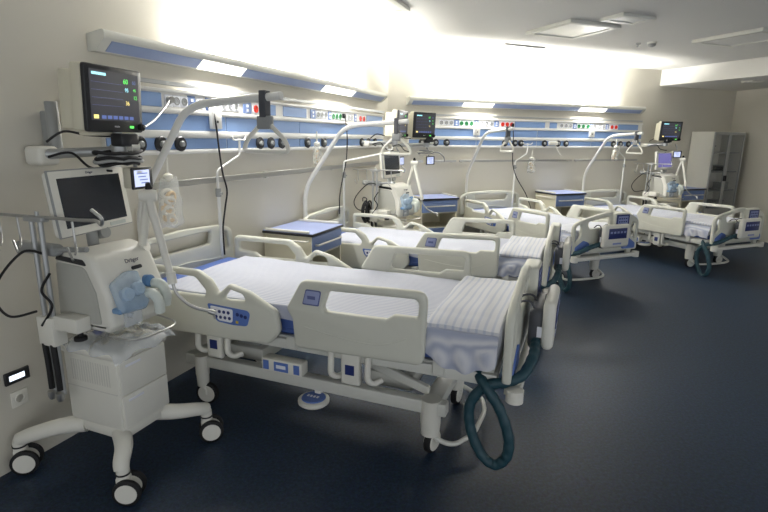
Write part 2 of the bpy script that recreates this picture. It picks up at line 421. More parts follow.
row2 = [('S', 0.56, 0.07), ('S', 0.8, 0.07), ('S', 0.88, 0.07), ('S', 0.96, 0.07), ('N', 1.045, 0.08), ('G', 1.126, 0.07), ('G', 1.21, 0.07), ('G', 1.292, 0.07), ('N', 1.377, 0.07), ('W', 1.37, 0.1),
        ('S', 1.463, 0.07), ('S', 1.549, 0.07), ('S', 1.635, 0.07), ('N', 1.723, 0.08), ('R', 1.829, 0.08), ('R', 1.91, 0.08), ('R', 1.99, 0.08), ('B', 2.33, 0.56), ('B', 2.77, 0.14),
        ('S', 2.93, 0.07), ('S', 3.02, 0.07), ('S', 3.11, 0.07), ('N', 3.195, 0.07), ('G', 3.275, 0.07), ('G', 3.367, 0.07), ('G', 3.459, 0.07), ('N', 3.53, 0.05), ('W', 3.53, 0.1),
        ('S', 3.605, 0.07), ('S', 3.7, 0.07), ('S', 3.797, 0.07), ('N', 3.87, 0.06), ('R', 3.969, 0.08), ('R', 4.056, 0.08), ('B', 4.33, 0.44)]
supply_panel(2, 0.3, 4.65, row2, (0.5, 0.716, 0.893, 1.886, 2.067, 2.177, 2.62, 2.884, 3.044, 4.031, 4.186, 4.365), 'three-band blue and white supply panel on the back wall')

# ================================================================== hospital bed
def RV(f):   # polygon mirror helper for rails: (x, z) outline at lateral y
    return f
HEAD_OUT = rnd([(0.13, 0.555, 0.03), (0.13, 0.945, 0.05), (0.615, 0.947, 0.06), (0.70, 0.90, 0.04), (0.752, 0.825, 0.02), (0.83, 0.892, 0.03), (0.96, 0.86, 0.06), (1.125, 0.775, 0.05), (1.147, 0.66, 0.06), (1.07, 0.58, 0.05), (0.84, 0.568, 0)])
HEAD_H1 = rnd([(0.17, 0.905, 0.03), (0.60, 0.908, 0.04), (0.672, 0.835, 0.03), (0.662, 0.803, 0.02), (0.36, 0.797, 0.02), (0.31, 0.828, 0.02), (0.17, 0.838, 0.02)])
HEAD_H2 = rnd([(0.83, 0.862, 0.02), (0.915, 0.845, 0.02), (0.937, 0.808, 0.015), (0.775, 0.797, 0.015)])
FOOT_OUT = rnd([(1.238, 0.592, 0.03), (1.226, 0.75, 0.04), (1.19, 0.805, 0.03), (1.285, 0.968, 0.06), (1.955, 0.984, 0.06), (1.945, 0.612, 0.05)])
FOOT_H1 = rnd([(1.44, 0.927, 0.03), (1.915, 0.943, 0.03), (1.912, 0.853, 0.02), (1.79, 0.85, 0.02), (1.75, 0.823, 0.02), (1.40, 0.816, 0.025)])
HB_OUT = rnd([(-0.53, 0.70, 0.03), (-0.53, 0.985, 0.10), (-0.40, 1.03, 0.12), (0, 1.05, 0.4), (0.40, 1.03, 0.12), (0.53, 0.985, 0.10), (0.53, 0.70, 0.03)], 8)
def mirror(L): return [(-u, v) for u, v in L][::-1]
HB_C = rnd([(-0.30, 1.0, 0.03), (0.30, 1.0, 0.03), (0.27, 0.91, 0.03), (-0.27, 0.91, 0.03)])
HB_S = rnd([(0.405, 0.985, 0.03), (0.475, 0.965, 0.04), (0.485, 0.84, 0.03), (0.41, 0.82, 0.03)])
FB_OUT = rnd([(-0.48, 0.58, 0.03), (-0.48, 0.915, 0.10), (-0.35, 0.962, 0.1), (0, 1.035, 0.4), (0.35, 0.99, 0.1), (0.48, 0.93, 0.10), (0.48, 0.58, 0.03)], 8)
FB_S = rnd([(0.36, 0.915, 0.03), (0.435, 0.89, 0.04), (0.44, 0.69, 0.03), (0.37, 0.76, 0.03)])
FB_C = rnd([(-0.28, 0.93, 0.03), (0.03, 0.985, 0.03), (0.03, 0.875, 0.03), (-0.25, 0.85, 0.03)])

def caster(parent, x, y, ang, big):
    c = MB(); c.cyl((x, y, 0.125), (x, y, 0.20), 0.05 if big else 0.036, 0.055 if big else 0.04).cyl((x, y, 0.20), (x, y, 0.33), 0.055 if big else 0.042)
    ax = Vector((cos(ang), sin(ang), 0)); fw = Vector((-ax.y, ax.x, 0)); o = Vector((x, y, 0.072)) + fw * 0.025
    for sgn in (-1, 1):
        p = o + ax * 0.024 * sgn
        c.tube([Vector((x, y, 0.14)) + ax * 0.024 * sgn, p + Vector((0, 0, 0.03)), p], 0.011, 8)
    h = part('caster', c, PL2, parent)
    w = MB()
    w.lathe([(0.058, -0.02), (0.070, -0.014), (0.071, 0.0), (0.070, 0.014), (0.058, 0.02)], o, ax, 28)
    w.mat(1).lathe([(0.0, 0.026), (0.052, 0.024), (0.057, 0.019), (0.057, -0.019), (0.052, -0.024), (0.0, -0.026)], o, ax, 28)
    part('wheel', w, [BLACK, PL2], h)
    return h

def side_rail(bed, sgn, kind):
    yf = sgn * 0.478
    def fn(u, v, w): return (u, yf + w * sgn, v)
    m = MB()
    if kind == 'head':
        m.plate(HEAD_OUT, [HEAD_H1, HEAD_H2], fn, 0.046, 0.016, 3)
    else:
        m.plate(FOOT_OUT, [FOOT_H1], fn, 0.046, 0.016, 3)
        m.tube([(1.30 + 0.56 * k / 14, yf + sgn * 0.0225, 0.72 - 0.035 * sin(min(1, k / 9) * pi * 0.5) + (0.06 * ((k - 9) / 5) ** 2 if k > 9 else 0)) for k in range(15)], 0.0035, 6)
    r = part('side_rail', m, PL, bed)
    p = MB()
    def fp(u, v, w): return (u, sgn * 0.5025 + w * sgn, v)
    if kind == 'head':
        p.plate(rnd([(0.68, 0.768, 0.012), (0.972, 0.758, 0.03), (0.945, 0.668, 0.025), (0.85, 0.662, 0.03), (0.75, 0.668, 0.03), (0.70, 0.715, 0.02)]), [], fp, 0.004, 0.001)
        p.mat(1).plate(rnd([(0.70, 0.757, 0.01), (0.855, 0.752, 0.01), (0.85, 0.674, 0.02), (0.76, 0.677, 0.02), (0.715, 0.715, 0.02)]), [], lambda u, v, w: (u, sgn * 0.5045 + w * sgn, v), 0.002, 0.0005)
        p.mat(2)
        for k in range(4):
            for j in range(2):
                p.lathe([(0.010, 0), (0.010, 0.0015), (0.0, 0.002)], (0.735 + 0.03 * k + 0.006 * j, sgn * 0.5055, 0.73 - 0.032 * j), (0, sgn, 0), 10)
        for k in range(3): p.lathe([(0.011, 0), (0.011, 0.0015), (0.0, 0.002)], (0.885 + 0.026 * k, sgn * 0.5045, 0.728 - 0.004 * k), (0, sgn, 0), 10)
        p.mat(3).box(0.872, 0.888, sgn * 0.505 - 0.001, sgn * 0.505 + 0.001, 0.676, 0.69)
        part('control_panel', p, [BLUEB, SOFTW, NAVY, YEL], r)
    else:
        p.plate(rnd([(1.292, 0.842, 0.008), (1.315, 0.925, 0.012), (1.405, 0.925, 0.012), (1.388, 0.842, 0.008)]), [], fp, 0.003, 0.001)
        p.mat(1).plate(rnd([(1.298, 0.849, 0.006), (1.319, 0.919, 0.01), (1.398, 0.919, 0.01), (1.382, 0.849, 0.006)]), [], lambda u, v, w: (u, sgn * 0.504 + w * sgn, v), 0.002, 0.0005)
        p.mat(0).box(1.325, 1.37, sgn * 0.505 - 0.001, sgn * 0.505 + 0.001, 0.875, 0.893)
        part('label_plate', p, [mat_get('badge_border', (92, 100, 146)), mat_get('badge_blue', (150, 158, 196))], r)
    cx = 0.67 if kind == 'head' else 1.54
    b = MB(); b.box(cx - 0.055, cx + 0.055, sgn * 0.44 - 0.02, sgn * 0.44 + 0.02, 0.415, 0.60, 0.016, 3)
    for d in (-0.105, 0.105):
        b.tube(path([(cx + d, sgn * 0.46, 0.60), (cx + d, sgn * 0.47, 0.47), (cx + d + 0.02, sgn * 0.44, 0.44), (cx + d + 0.05, sgn * 0.40, 0.45)], 0.04), 0.017, 10)
    b.mat(1).box(cx - 0.026, cx + 0.026, sgn * 0.461 - 0.002, sgn * 0.461 + 0.002, 0.475, 0.53, 0.001, 1)
    part('rail_bracket', b, [PL2, NAVY], r)
    return r
def mat_get(n, rgb): return MATS.get(n) or mat(n, rgb, 0.45)

UPPER = {'mattress_platform', 'side_rail', 'headboard', 'footboard', 'control_box', 'bumper_bar'}
def make_bed(at, label):
    bed = thing('hospital_bed', label, 'hospital bed', at, 'row of hospital beds')
    f = MB()
    for y in (-0.27, 0.27): f.box(0.30, 2.02, y - 0.035, y + 0.035, 0.25, 0.325, 0.012, 2)
    for x in (0.36, 1.93): f.box(x - 0.05, x + 0.05, -0.27, 0.27, 0.255, 0.32, 0.01, 2)
    f.box(0.5, 0.78, -0.14, 0.14, 0.27, 0.36, 0.02, 2).box(1.48, 1.78, -0.14, 0.14, 0.27, 0.36, 0.02, 2)
    part('base_frame', f, PAINT, bed)
    caster(bed, 0.43, -0.30, radians(-78), False); caster(bed, 0.43, 0.30, radians(-60), False)
    caster(bed, 1.93, -0.27, radians(-14), True); caster(bed, 1.93, 0.30, radians(-8), True)
    b = MB(); b.tube(path([(1.90, -0.27, 0.19), (1.965, -0.28, 0.10), (2.06, -0.26, 0.075), (2.14, -0.12, 0.085), (2.15, 0.15, 0.085), (2.10, 0.31, 0.085), (1.93, 0.32, 0.15)], 0.06), 0.0135, 10)
    part('brake_bar', b, PAINT, bed)
    for x in (0.64, 1.63):
        c = MB(); c.box(x - 0.09, x + 0.09, -0.10, 0.10, 0.34, 0.44, 0.015, 2).box(x - 0.07, x + 0.07, -0.08, 0.08, 0.43, 0.56, 0.01, 2)
        part('lift_column', c, GREYP, bed)
    for y in (-0.2, 0.2):
        l = MB(); dx = 1.12
        l.plate(rnd([(1.9, 0.31, 0.02), (1.9, 0.36, 0.02), (1.28, 0.55, 0.02), (1.25, 0.50, 0.02)]), [], lambda u, v, w, y=y: (u, y + w, v), 0.035, 0.006)
        part('lift_arm', l, PAINT, bed)
    h = MB(); h.lathe([(0.0, 0.0), (0.075, 0.0), (0.09, 0.012), (0.09, 0.03), (0.082, 0.036), (0.0, 0.036)], (1.25, -0.33, 0.185), (0, 0, 1), 28)
    h.mat(1).lathe([(0.0, 0.0), (0.07, 0.0), (0.066, 0.006), (0.0, 0.007)], (1.25, -0.33, 0.2215), (0, 0, 1), 24)
    h.mat(2)
    for k in range(4): h.box(1.21 + 0.02 * k, 1.222 + 0.02 * k, -0.34, -0.32, 0.2285, 0.2305)
    h.mat(0).box(1.23, 1.27, -0.29, -0.25, 0.21, 0.26, 0.006, 1)
    part('foot_switch', h, [PL2, BLUEB, SOFTW], bed)
    # upper deck
    p = MB()
    for y in (-0.415, 0.415): p.box(0.08, 2.29, y - 0.025, y + 0.025, 0.545, 0.605, 0.008, 2)
    for x in (0.12, 0.64, 1.2, 1.63, 2.25): p.box(x - 0.03, x + 0.03, -0.40, 0.40, 0.55, 0.60, 0.006, 1)
    p.box(0.1, 2.27, -0.42, 0.42, 0.604, 0.618, 0.004, 1)
    for y in (-0.44, 0.44):
        p.box(1.16, 1.22, y - 0.02, y + 0.02, 0.56, 0.63, 0.006, 1); p.box(1.98, 2.04, y - 0.02, y + 0.02, 0.56, 0.64, 0.006, 1)
    part('mattress_platform', p, PAINT, bed)
    c = MB(); c.box(0.99, 1.25, -0.455, -0.38, 0.40, 0.478, 0.012, 2)
    c.mat(1).box(1.075, 1.165, -0.458, -0.454, 0.413, 0.466).box(1.005, 1.04, -0.458, -0.454, 0.413, 0.466).box(1.20, 1.235, -0.458, -0.454, 0.413, 0.466)
    c.mat(2).box(1.09, 1.15, -0.4595, -0.4575, 0.43, 0.45)
    part('control_box', c, [PL2, BLUEB, SOFTW], bed)
    for sgn in (-1, 1):
        side_rail(bed, sgn, 'head'); side_rail(bed, sgn, 'foot')
    m = MB(); m.plate(HB_OUT, [HB_C, HB_S, mirror(HB_S)], lambda u, v, w: (0.05 + w, u, v), 0.04, 0.012, 3)
    m.tube([(0.072, -0.40 + 0.8 * k / 12, 0.80 + 0.015 * cos((k / 6 - 1) * pi)) for k in range(13)], 0.006, 6)
    m.box(0.04, 0.06, -0.4, -0.34, 0.5, 0.72).box(0.04, 0.06, 0.34, 0.4, 0.5, 0.72)
    part('headboard', m, PL, bed)
    m = MB(); m.plate(FB_OUT, [FB_S, mirror(FB_S), FB_C], lambda u, v, w: (2.335 + w, u, v), 0.042, 0.014, 3)
    m.box(2.32, 2.35, -0.4, -0.34, 0.5, 0.6).box(2.32, 2.35, 0.34, 0.4, 0.5, 0.6)
    fb = part('footboard', m, PL, bed)
    for sg in (-1, 1):
        q = MB(); q.plate(rnd([(sg * 0.24, 0.60, 0.02), (sg * 0.24, 0.70, 0.05), (sg * 0.33, 0.73, 0.03), (sg * 0.44, 0.66, 0.03), (sg * 0.44, 0.60, 0.02)]), [], lambda u, v, w: (2.3575 + w, u, v), 0.008, 0.002)
        part('blue_insert', q, BLUEB, fb)
    q = MB(); q.box(2.312, 2.40, 0.06, 0.285, 0.815, 1.02, 0.018, 3)
    q.mat(1).box(2.398, 2.403, 0.078, 0.268, 0.835, 1.002, 0.002, 1)
    q.mat(2).box(2.4025, 2.4045, 0.10, 0.246, 0.90, 0.985, 0.001, 1)
    q.mat(1)
    for j in range(2):
        for k in range(4): q.box(2.404, 2.4055, 0.112 + 0.033 * k, 0.132 + 0.033 * k, 0.915 + 0.034 * j, 0.932 + 0.034 * j)
    part('nurse_panel', q, [PL, NAVY, mat_get('key_blue', (140, 152, 196))], fb)
    q = MB(); q.box(2.345, 2.40, -0.44, 0.44, 0.505, 0.55, 0.015, 2)
    for y in (-0.45, 0.45): q.lathe([(0.026, -0.035), (0.04, -0.03), (0.04, 0.03), (0.026, 0.035)], (2.375, y, 0.53), (0, 0, 1), 20)
    part('bumper_bar', q, PL2, bed)
    return bed
def copy_bed(src, at, dz, label):
    r = src.copy(); COL.objects.link(r); put(r, at); r['label'] = label
    for ch in list(src.children):
        c = copy_tree(ch, r)
        if ch.name.split('.')[0] in UPPER: c.location.z += dz
        if ch.name.split('.')[0] == 'lift_column': c.location.z += dz * 0.35
        if ch.name.split('.')[0] == 'lift_arm': c.scale.z = 1 + dz / 0.55 * 0.6; c.location.z -= dz * 0.25
    return r

# ---- bedding: mattress, draped sheet, folded blanket
def mattress_mb():
    m = MB(); m.box(0.09, 2.272, -0.425, 0.425, 0.62, 0.785, 0.035, 4)
    for z in (0.66, 0.745):
        m.tube(rnd3(0.095, 2.267, -0.42, 0.42, z, 0.04), 0.006, 6, True)
    return m
def rnd3(x0, x1, y0, y1, z, r):
    return [(u, v, z) for u, v in rnd([(x0 - 0.004, y0 - 0.004, r), (x1 + 0.004, y0 - 0.004, r), (x1 + 0.004, y1 + 0.004, r), (x0 - 0.004, y1 + 0.004, r)], 4)]
def sheet_mb(seed):
    R = random.Random(seed); ph = [R.uniform(0, 6.28) for _ in range(12)]
    NU, NV = 130, 80
    def fn(a, b):
        d_end = 0.13
        u = 0.25 + a * (2.283 - 0.25 + d_end)                    # along the bed, folding over the foot end
        foot = max(0, min(1, (u - 1.80) / 0.22)); foot = foot * foot * (3 - 2 * foot)
        drop = 0.10 + 0.075 * foot + 0.012 * sin(u * 9 + ph[0]) + 0.02 * foot * sin(u * 17 + ph[1])
        c = (b * 2 - 1) * (0.433 + drop)
        ov = max(0, abs(c) - 0.433); sg = 1 if c > 0 else -1
        ue = max(0, u - 2.283)
        x = min(u, 2.283); y = max(-0.433, min(0.433, c)); z = 0.798
        rr = 0.03
        def fold(o):                                               # rounded edge: (outward, downward)
            if o <= 0: return 0, 0
            t = min(o / (rr * 1.57), 1) * 1.57
            return rr * sin(t) * 0.35, rr * (1 - cos(t)) + max(0, o - rr * 1.57)
        oy, dy = fold(ov); ox, dx = fold(ue)
        dn = max(dy, dx) if not (dy and dx) else (dy ** 2 + dx ** 2) ** 0.5 * 0.9
        z -= dn; amp = 0.004 + 0.03 * foot * min(1, dy / 0.06)
        q = u * 15 + dn * 26 * sin(u * 3 + ph[2]) + 1.7 * sin(u * 6 + ph[3])
        wv = (0.5 + 0.5 * sin(q)) ** 1.6; wv2 = 0.5 + 0.5 * sin(u * 41 - 17 * dn + ph[4] + 2 * sin(u * 9))
        y += sg * (oy + (amp * wv * 1.1 + amp * 0.45 * wv2) * min(1, dy / 0.05) * (1 - 0.35 * min(1, dy / 0.16)))
        z -= 0.012 * foot * wv2 * min(1, dy / 0.03)
        x += ox * 0.3
        z += 0.003 * sin(u * 5 + ph[5]) * sin(c * 6 + ph[6]) + 0.0022 * sin(c * 14 + u * 6 + ph[7]) + 0.0015 * sin(u * 23 + 5 * c + ph[8])
        return (x, y, z)
    m = MB(); m.grid(NU, NV, fn)
    return m
def blanket_mb(seed):
    R = random.Random(seed); p = [R.uniform(0, 6.28) for _ in range(6)]
    cs = rnd([(1.935, 0.0, 0.012), (1.935, 0.034, 0.015), (2.287, 0.034, 0.012), (2.287, 0.0, 0.01)], 5); n = len(cs)
    m = MB(); NY = 40; vs = []
    # extra subdivisions across the top
    cs2 = []
    for i in range(n):
        a, b = cs[i], cs[(i + 1) % n]; k = max(1, int(abs(b[0] - a[0]) / 0.02))
        for j in range(k): cs2.append((a[0] + (b[0] - a[0]) * j / k, a[1] + (b[1] - a[1]) * j / k))
    n = len(cs2)
    for j in range(NY + 1):
        y = -0.442 + 0.884 * j / NY; e = min(1, min(j, NY - j) / 3); pin = 0.6 + 0.4 * sqrt(e)
        for x, z in cs2:
            zz = 0.808 + 0.003 * (abs(y) < .3) + z * pin * (1 + 0.12 * sin(y * 9 + p[0]) + 0.10 * sin(x * 40 + y * 3 + p[1])) + 0.003 * sin(y * 17 + p[2])
            vs.append((x + 0.006 * sin(y * 7 + p[3]) * (x < 2.1), y, zz - 0.004 * (1 - e)))
    fs = [(j * n + i, j * n + (i + 1) % n, (j + 1) * n + (i + 1) % n, (j + 1) * n + i) for j in range(NY) for i in range(n)] + [tuple(range(n))[::-1], tuple(range(NY * n, NY * n + n))]
    return m.add(vs, fs)

# ---- alternating-pressure pump hung outside the footboard, with its looped teal hose
def make_pump(at, label):
    t = thing('mattress_pump', label, 'mattress pump', at, 'mattress pumps on the footboards')
    c = MB(); c.box(2.452, 2.512, -0.19, 0.185, 0.66, 0.915, 0.03, 4); part('casing', c, PL2, t)
    c = MB(); c.box(2.385, 2.462, -0.165, 0.165, 0.645, 0.865, 0.03, 3); part('back_housing', c, DARKG, t)
    q = MB(); q.box(2.509, 2.516, -0.13, 0.13, 0.76, 0.875, 0.004, 2)
    q.mat(1)
    for k in range(5): q.box(2.5155, 2.5175, -0.11 + 0.048 * k, -0.08 + 0.048 * k, 0.82, 0.842)
    q.box(2.511, 2.5135, -0.06, 0.06, 0.695, 0.715)
    part('control_face', q, [NAVY, mat_get('key_blue', (140, 152, 196))], t)
    q = MB(); q.box(2.43, 2.455, -0.1685, -0.1665, 0.72, 0.775); part('rating_label', q, SOFTW, t)
    for y in (-0.14, -0.02):
        h = MB(); h.tube(path([(2.42, y, 0.84), (2.39, y, 0.895), (2.345, y, 0.892), (2.30, y, 0.85)], 0.03), 0.006, 8); part('hook', h, DARKG, t)
    h = None
    pts = spline([(2.425, -0.12, 0.70), (2.43, -0.20, 0.685), (2.43, -0.30, 0.665), (2.40, -0.40, 0.615), (2.33, -0.445, 0.585), (2.24, -0.45, 0.55), (2.175, -0.455, 0.45), (2.18, -0.46, 0.33), (2.235, -0.465, 0.21), (2.305, -0.47, 0.165), (2.36, -0.475, 0.22), (2.365, -0.475, 0.32), (2.32, -0.475, 0.45), (2.255, -0.47, 0.545), (2.20, -0.42, 0.585), (2.16, -0.34, 0.60)], 14)
    rad = [0.0255 + 0.0012 * sin(k * 0.9) for k in range(len(pts))]
    hs = MB(); hs.tube(pts, rad, 12); part('hose', hs, HOSE, t)
    return t

# ---- lifting pole with strap and triangular grip
def make_lift_pole(at, label):
    t = thing('lifting_pole', label, 'lifting pole', at, 'lifting poles at the bed heads')
    p = MB(); p.tube(path([(0.0, 0, 0.52), (0.0, 0, 1.25), (0.40, 0, 1.80), (0.52, 0, 1.85), (1.05, 0, 1.885)], 0.14, 8), 0.021, 16)
    p.cyl((0, 0, 0.50), (0, 0, 0.70), 0.028)
    part('pole', p, POLE, t)
    s = MB(); s.mat(1).box(0.925, 0.965, -0.027, 0.027, 1.775, 1.912, 0.004, 1); s.mat(0).box(0.905, 0.985, -0.024, 0.024, 1.715, 1.785, 0.008, 2)
    part('strap', s, [mat_get('strap_grey', (140, 142, 142)), DARKG], t)
    g = MB(); g.tube(path([(0.91, 0, 1.735), (0.825, 0, 1.66), (0.80, 0, 1.60), (1.09, 0, 1.60), (1.065, 0, 1.66), (0.98, 0, 1.735)], 0.035), 0.012, 10)
    part('grip', g, PL2, t)
    return t

# ---- infusion pole in the bedhead socket with an offset arm
def make_drip_pole(at, label, dx, dy, z1=1.43, z2=1.54, z3=1.66):
    t = thing('infusion_pole', label, 'infusion pole', at, 'infusion poles at the bed heads')
    p = MB(); p.tube(path([(0, 0, 0.60), (0, 0, z1), (dx, dy, z2), (dx, dy, z3)], 0.03), 0.009, 10)
    p.cyl((0, 0, 0.55), (0, 0, 1.27), 0.0125); part('pole', p, POLE, t)
    c = MB(); c.cyl((0, 0, 1.24), (0, 0, 1.30), 0.02); c.cyl((-0.02, 0, 1.265), (0.035, 0, 1.265), 0.009); part('clamp', c, GREYP, t)
    for a in (0, 1):
        sg = 1 if a else -1
        h = MB(); h.tube(path([(dx, dy, z3 - 0.01), (dx, dy + sg * 0.07, z3 - 0.012), (dx, dy + sg * 0.085, z3 + 0.015)], 0.02), 0.006, 8); part('hook', h, POLE, t)
    return t

beds = [(1, -4.0, 0.0, 'nearest', 'nearest hospital bed, on the left wall beside the large ventilator', -0.31, 0.39),
        (1, -1.87, -0.105, 'second', 'second hospital bed, close to the corner of the walls', -0.43, 0.365),
        (2, 1.68, -0.125, 'third', 'third hospital bed, first on the back wall, with footboard facing the camera', -0.42, 0.40),
        (2, 3.93, -0.165, 'farthest', 'farthest hospital bed, in front of the glass cabinet', -0.44, 0.40)]
first = None; pump0 = None; pole0 = None
where = {'nearest': 'the bed closest to the camera', 'second': 'the second bed, near the corner', 'third': 'the first bed on the back wall', 'farthest': 'the bed farthest from the camera'}
for i, (w, s, dz, nm, lab, py, iy) in enumerate(beds):
    at = (w, 0, s, 0)
    if first is None: first = make_bed(at, lab)
    else: copy_bed(first, at, dz, lab)
    up = (w, 0, s, dz); wh = where[nm]
    tag(part('mattress', mattress_mb(), MATT, None, up), 'blue mattress under the sheet on ' + wh, 'mattress', 'bed mattresses')
    tag(part('bed_sheet', sheet_mb(i + 3), SHEET, None, up, 60), 'white finely striped sheet draped over ' + wh, 'bed sheet', 'striped bed sheets')
    tag(part('blanket', blanket_mb(i + 11), BLKT, None, up, 50), 'folded striped blanket at the foot of ' + wh, 'blanket', 'folded blankets')
    lp = 'white air pump with looped teal hose on ' + wh
    if pump0 is None: pump0 = make_pump(up, lp)
    else: c = copy_tree(pump0); put(c, up); c['label'] = lp
    at = (w, 0.035, s + py, dz * 0.6); lp = 'bent grey lifting pole over the head of ' + wh
    if pole0 is None: pole0 = make_lift_pole(at, lp)
    else: c = copy_tree(pole0); put(c, at); c['label'] = lp
make_drip_pole((1, 0.07, -3.61, 0), 'thin cranked infusion pole at the headboard of the nearest bed', 0.02, 0.25)
make_drip_pole((1, 0.07, -1.505, 0), 'thin infusion pole with long slanted arm behind the second bed', 0.42, 0.32, 1.42, 1.52, 1.56)
make_drip_pole((2, 0.07, 2.08, 0), 'thin cranked infusion pole behind the headboard of the third bed', 0.05, 0.17, 1.36, 1.47, 1.62)
make_drip_pole((2, 0.07, 4.3, 0), 'thin infusion pole behind the headboard of the farthest bed', 0.05, -0.2, 1.4, 1.5, 1.6)

# ================================================================== bedside cabinets
def make_bedside(at, label):
    t = thing('bedside_cabinet', label, 'bedside cabinet', at, 'bedside cabinets')
    # local: x 0..0.48 depth, y -0.28..0.28 width
    b = MB(); W, D = 0.275, 0.47
    b.box(0, D, -W, -W + 0.022, 0.08, 0.865, 0.003, 1).box(0, D, W - 0.022, W, 0.08, 0.865, 0.003, 1).box(0, 0.02, -W + 0.022, W - 0.022, 0.08, 0.865)
    for z in (0.10, 0.47, 0.68): b.box(0.0, D - 0.01, -W + 0.022, W - 0.022, z, z + 0.02)
    part('body', b, CREAM, t)
    q = MB(); q.box(-0.005, D + 0.02, -W - 0.02, W + 0.02, 0.866, 0.888, 0.006, 2)
    q.mat(1).box(0.0, D + 0.015, -W - 0.012, W + 0.012, 0.888, 0.8915)
    tp = part('top', q, [DARKP, mat_get('top_blue', (150, 162, 204))], t)
    for y in (-W - 0.002, W + 0.002):
        r = MB(); r.box(0.02, D - 0.02, y - 0.013, y + 0.013, 0.8915, 0.912, 0.006, 2); part('gallery_rail', r, PL2, tp)
    d = MB(); d.box(D - 0.012, D + 0.008, -W + 0.003, W - 0.003, 0.70, 0.86, 0.004, 1); dr = part('drawer', d, BLUED, t)
    h = MB(); h.tube(path([(D + 0.006, -0.22, 0.785), (D + 0.035, -0.22, 0.785), (D + 0.035, 0.22, 0.785), (D + 0.006, 0.22, 0.785)], 0.02), 0.009, 10); part('handle', h, PL2, dr)
    d = MB(); d.box(D - 0.012, D + 0.008, -W + 0.003, W - 0.003, 0.11, 0.485, 0.004, 1); dr = part('door', d, BLUED, t)
    h = MB(); h.box(D + 0.008, D + 0.02, 0.1, 0.22, 0.43, 0.448, 0.003, 1); part('handle', h, PL2, dr)
    r = MB(); r.tube(path([(0.03, -W, 0.825), (0.03, -W - 0.03, 0.825), (D - 0.03, -W - 0.03, 0.825), (D - 0.03, -W, 0.825)], 0.015), 0.008, 8); part('towel_rail', r, PL2, t)
    for x in (0.06, D - 0.06):
        for y in (-W + 0.05, W - 0.05):
            c = MB(); c.cyl((x, y, 0.05), (x, y, 0.085), 0.016).lathe([(0.0, -0.014), (0.028, -0.014), (0.032, 0), (0.028, 0.014), (0.0, 0.014)], (x + 0.01, y, 0.032), (0, 1, 0), 16); part('caster', c, BLACK, t)
    return t
bs = make_bedside((1, 0.03, -2.73, 0), 'blue-topped bedside cabinet between the two beds on the left wall')
for at, lab in (((2, 0.03, 0.57, 0), 'blue-topped bedside cabinet on the back wall, between the second and third beds'),
                ((2, 0.03, 2.82, 0), 'blue-topped bedside cabinet between the two beds on the back wall'),
                ((2, 0.03, 5.5, 0), 'blue-fronted bedside cabinet beside the tall glass cabinet')):
    c = copy_tree(bs); put(c, at); c['label'] = lab

# ================================================================== tall glass-door cabinet
t = thing('glass_cabinet', 'tall cream cabinet with two glass doors in the far corner', 'cabinet', (2, 0.01, 5.9, 0))
W, D, H = 0.80, 0.42, 1.85
b = MB(); b.box(0, D, 0, 0.02, 0.05, H, 0.002, 1).box(0, D, W - 0.02, W, 0.05, H, 0.002, 1).box(0, 0.015, 0.02, W - 0.02, 0.05, H).box(0, D, 0.02, W - 0.02, H - 0.02, H).box(0, D, 0.02, W - 0.02, 0.05, 0.08).box(0.02, D - 0.02, 0.02, W - 0.02, 0, 0.05)
part('body', b, PL2, t)
for z in (0.50, 0.82, 1.15, 1.48):
    b = MB(); b.box(0.016, D - 0.03, 0.021, W - 0.021, z, z + 0.018); part('shelf', b, GREYP, t)
for k in range(2):
    y0 = 0.002 + k * (W / 2); y1 = y0 + W / 2 - 0.004
    b = MB(); b.plate([(y0, 0.06), (y1, 0.06), (y1, H - 0.005), (y0, H - 0.005)], [[(y0 + 0.035, 0.52), (y1 - 0.035, 0.52), (y1 - 0.035, H - 0.05), (y0 + 0.035, H - 0.05)]], lambda u, v, w: (D + 0.012 + w, u, v), 0.02, 0.003)
    dr = part('door', b, ALU, t)
    g = MB(); g.box(D + 0.009, D + 0.014, y0 + 0.03, y1 - 0.03, 0.515, H - 0.045); part('glass_pane', g, GLASS, dr)
    h = MB(); yy = y1 - 0.02 if k == 0 else y0 + 0.02
    h.box(D + 0.022, D + 0.04, yy - 0.012, yy + 0.012, 1.0, 1.1, 0.004, 1); part('handle', h, DARKP, dr)
for z, y, hh, ww, cm, lab in ((1.168, 0.55, 0.10, 0.10, DARKP, 'small dark box on the third shelf of the glass cabinet'), (0.838, 0.62, 0.12, 0.16, GREYP, 'grey box on the second shelf of the glass cabinet'), (1.498, 0.2, 0.12, 0.09, PL2, 'white box on the top shelf of the glass cabinet'), (0.518, 0.5, 0.12, 0.22, GREYP, 'grey box on the lowest shelf of the glass cabinet')):
    b = MB(); b.box(0.10, 0.28, y, y + ww, z, z + hh * 0.8, 0.006, 2).mat(1).box(0.095, 0.285, y - 0.003, y + ww + 0.003, z + hh * 0.8, z + hh, 0.004, 1)
    tag(part('storage_box', b, [cm, GREYP], None, (2, 0.01, 5.9, 0)), lab, 'storage box', 'boxes in the glass cabinet')

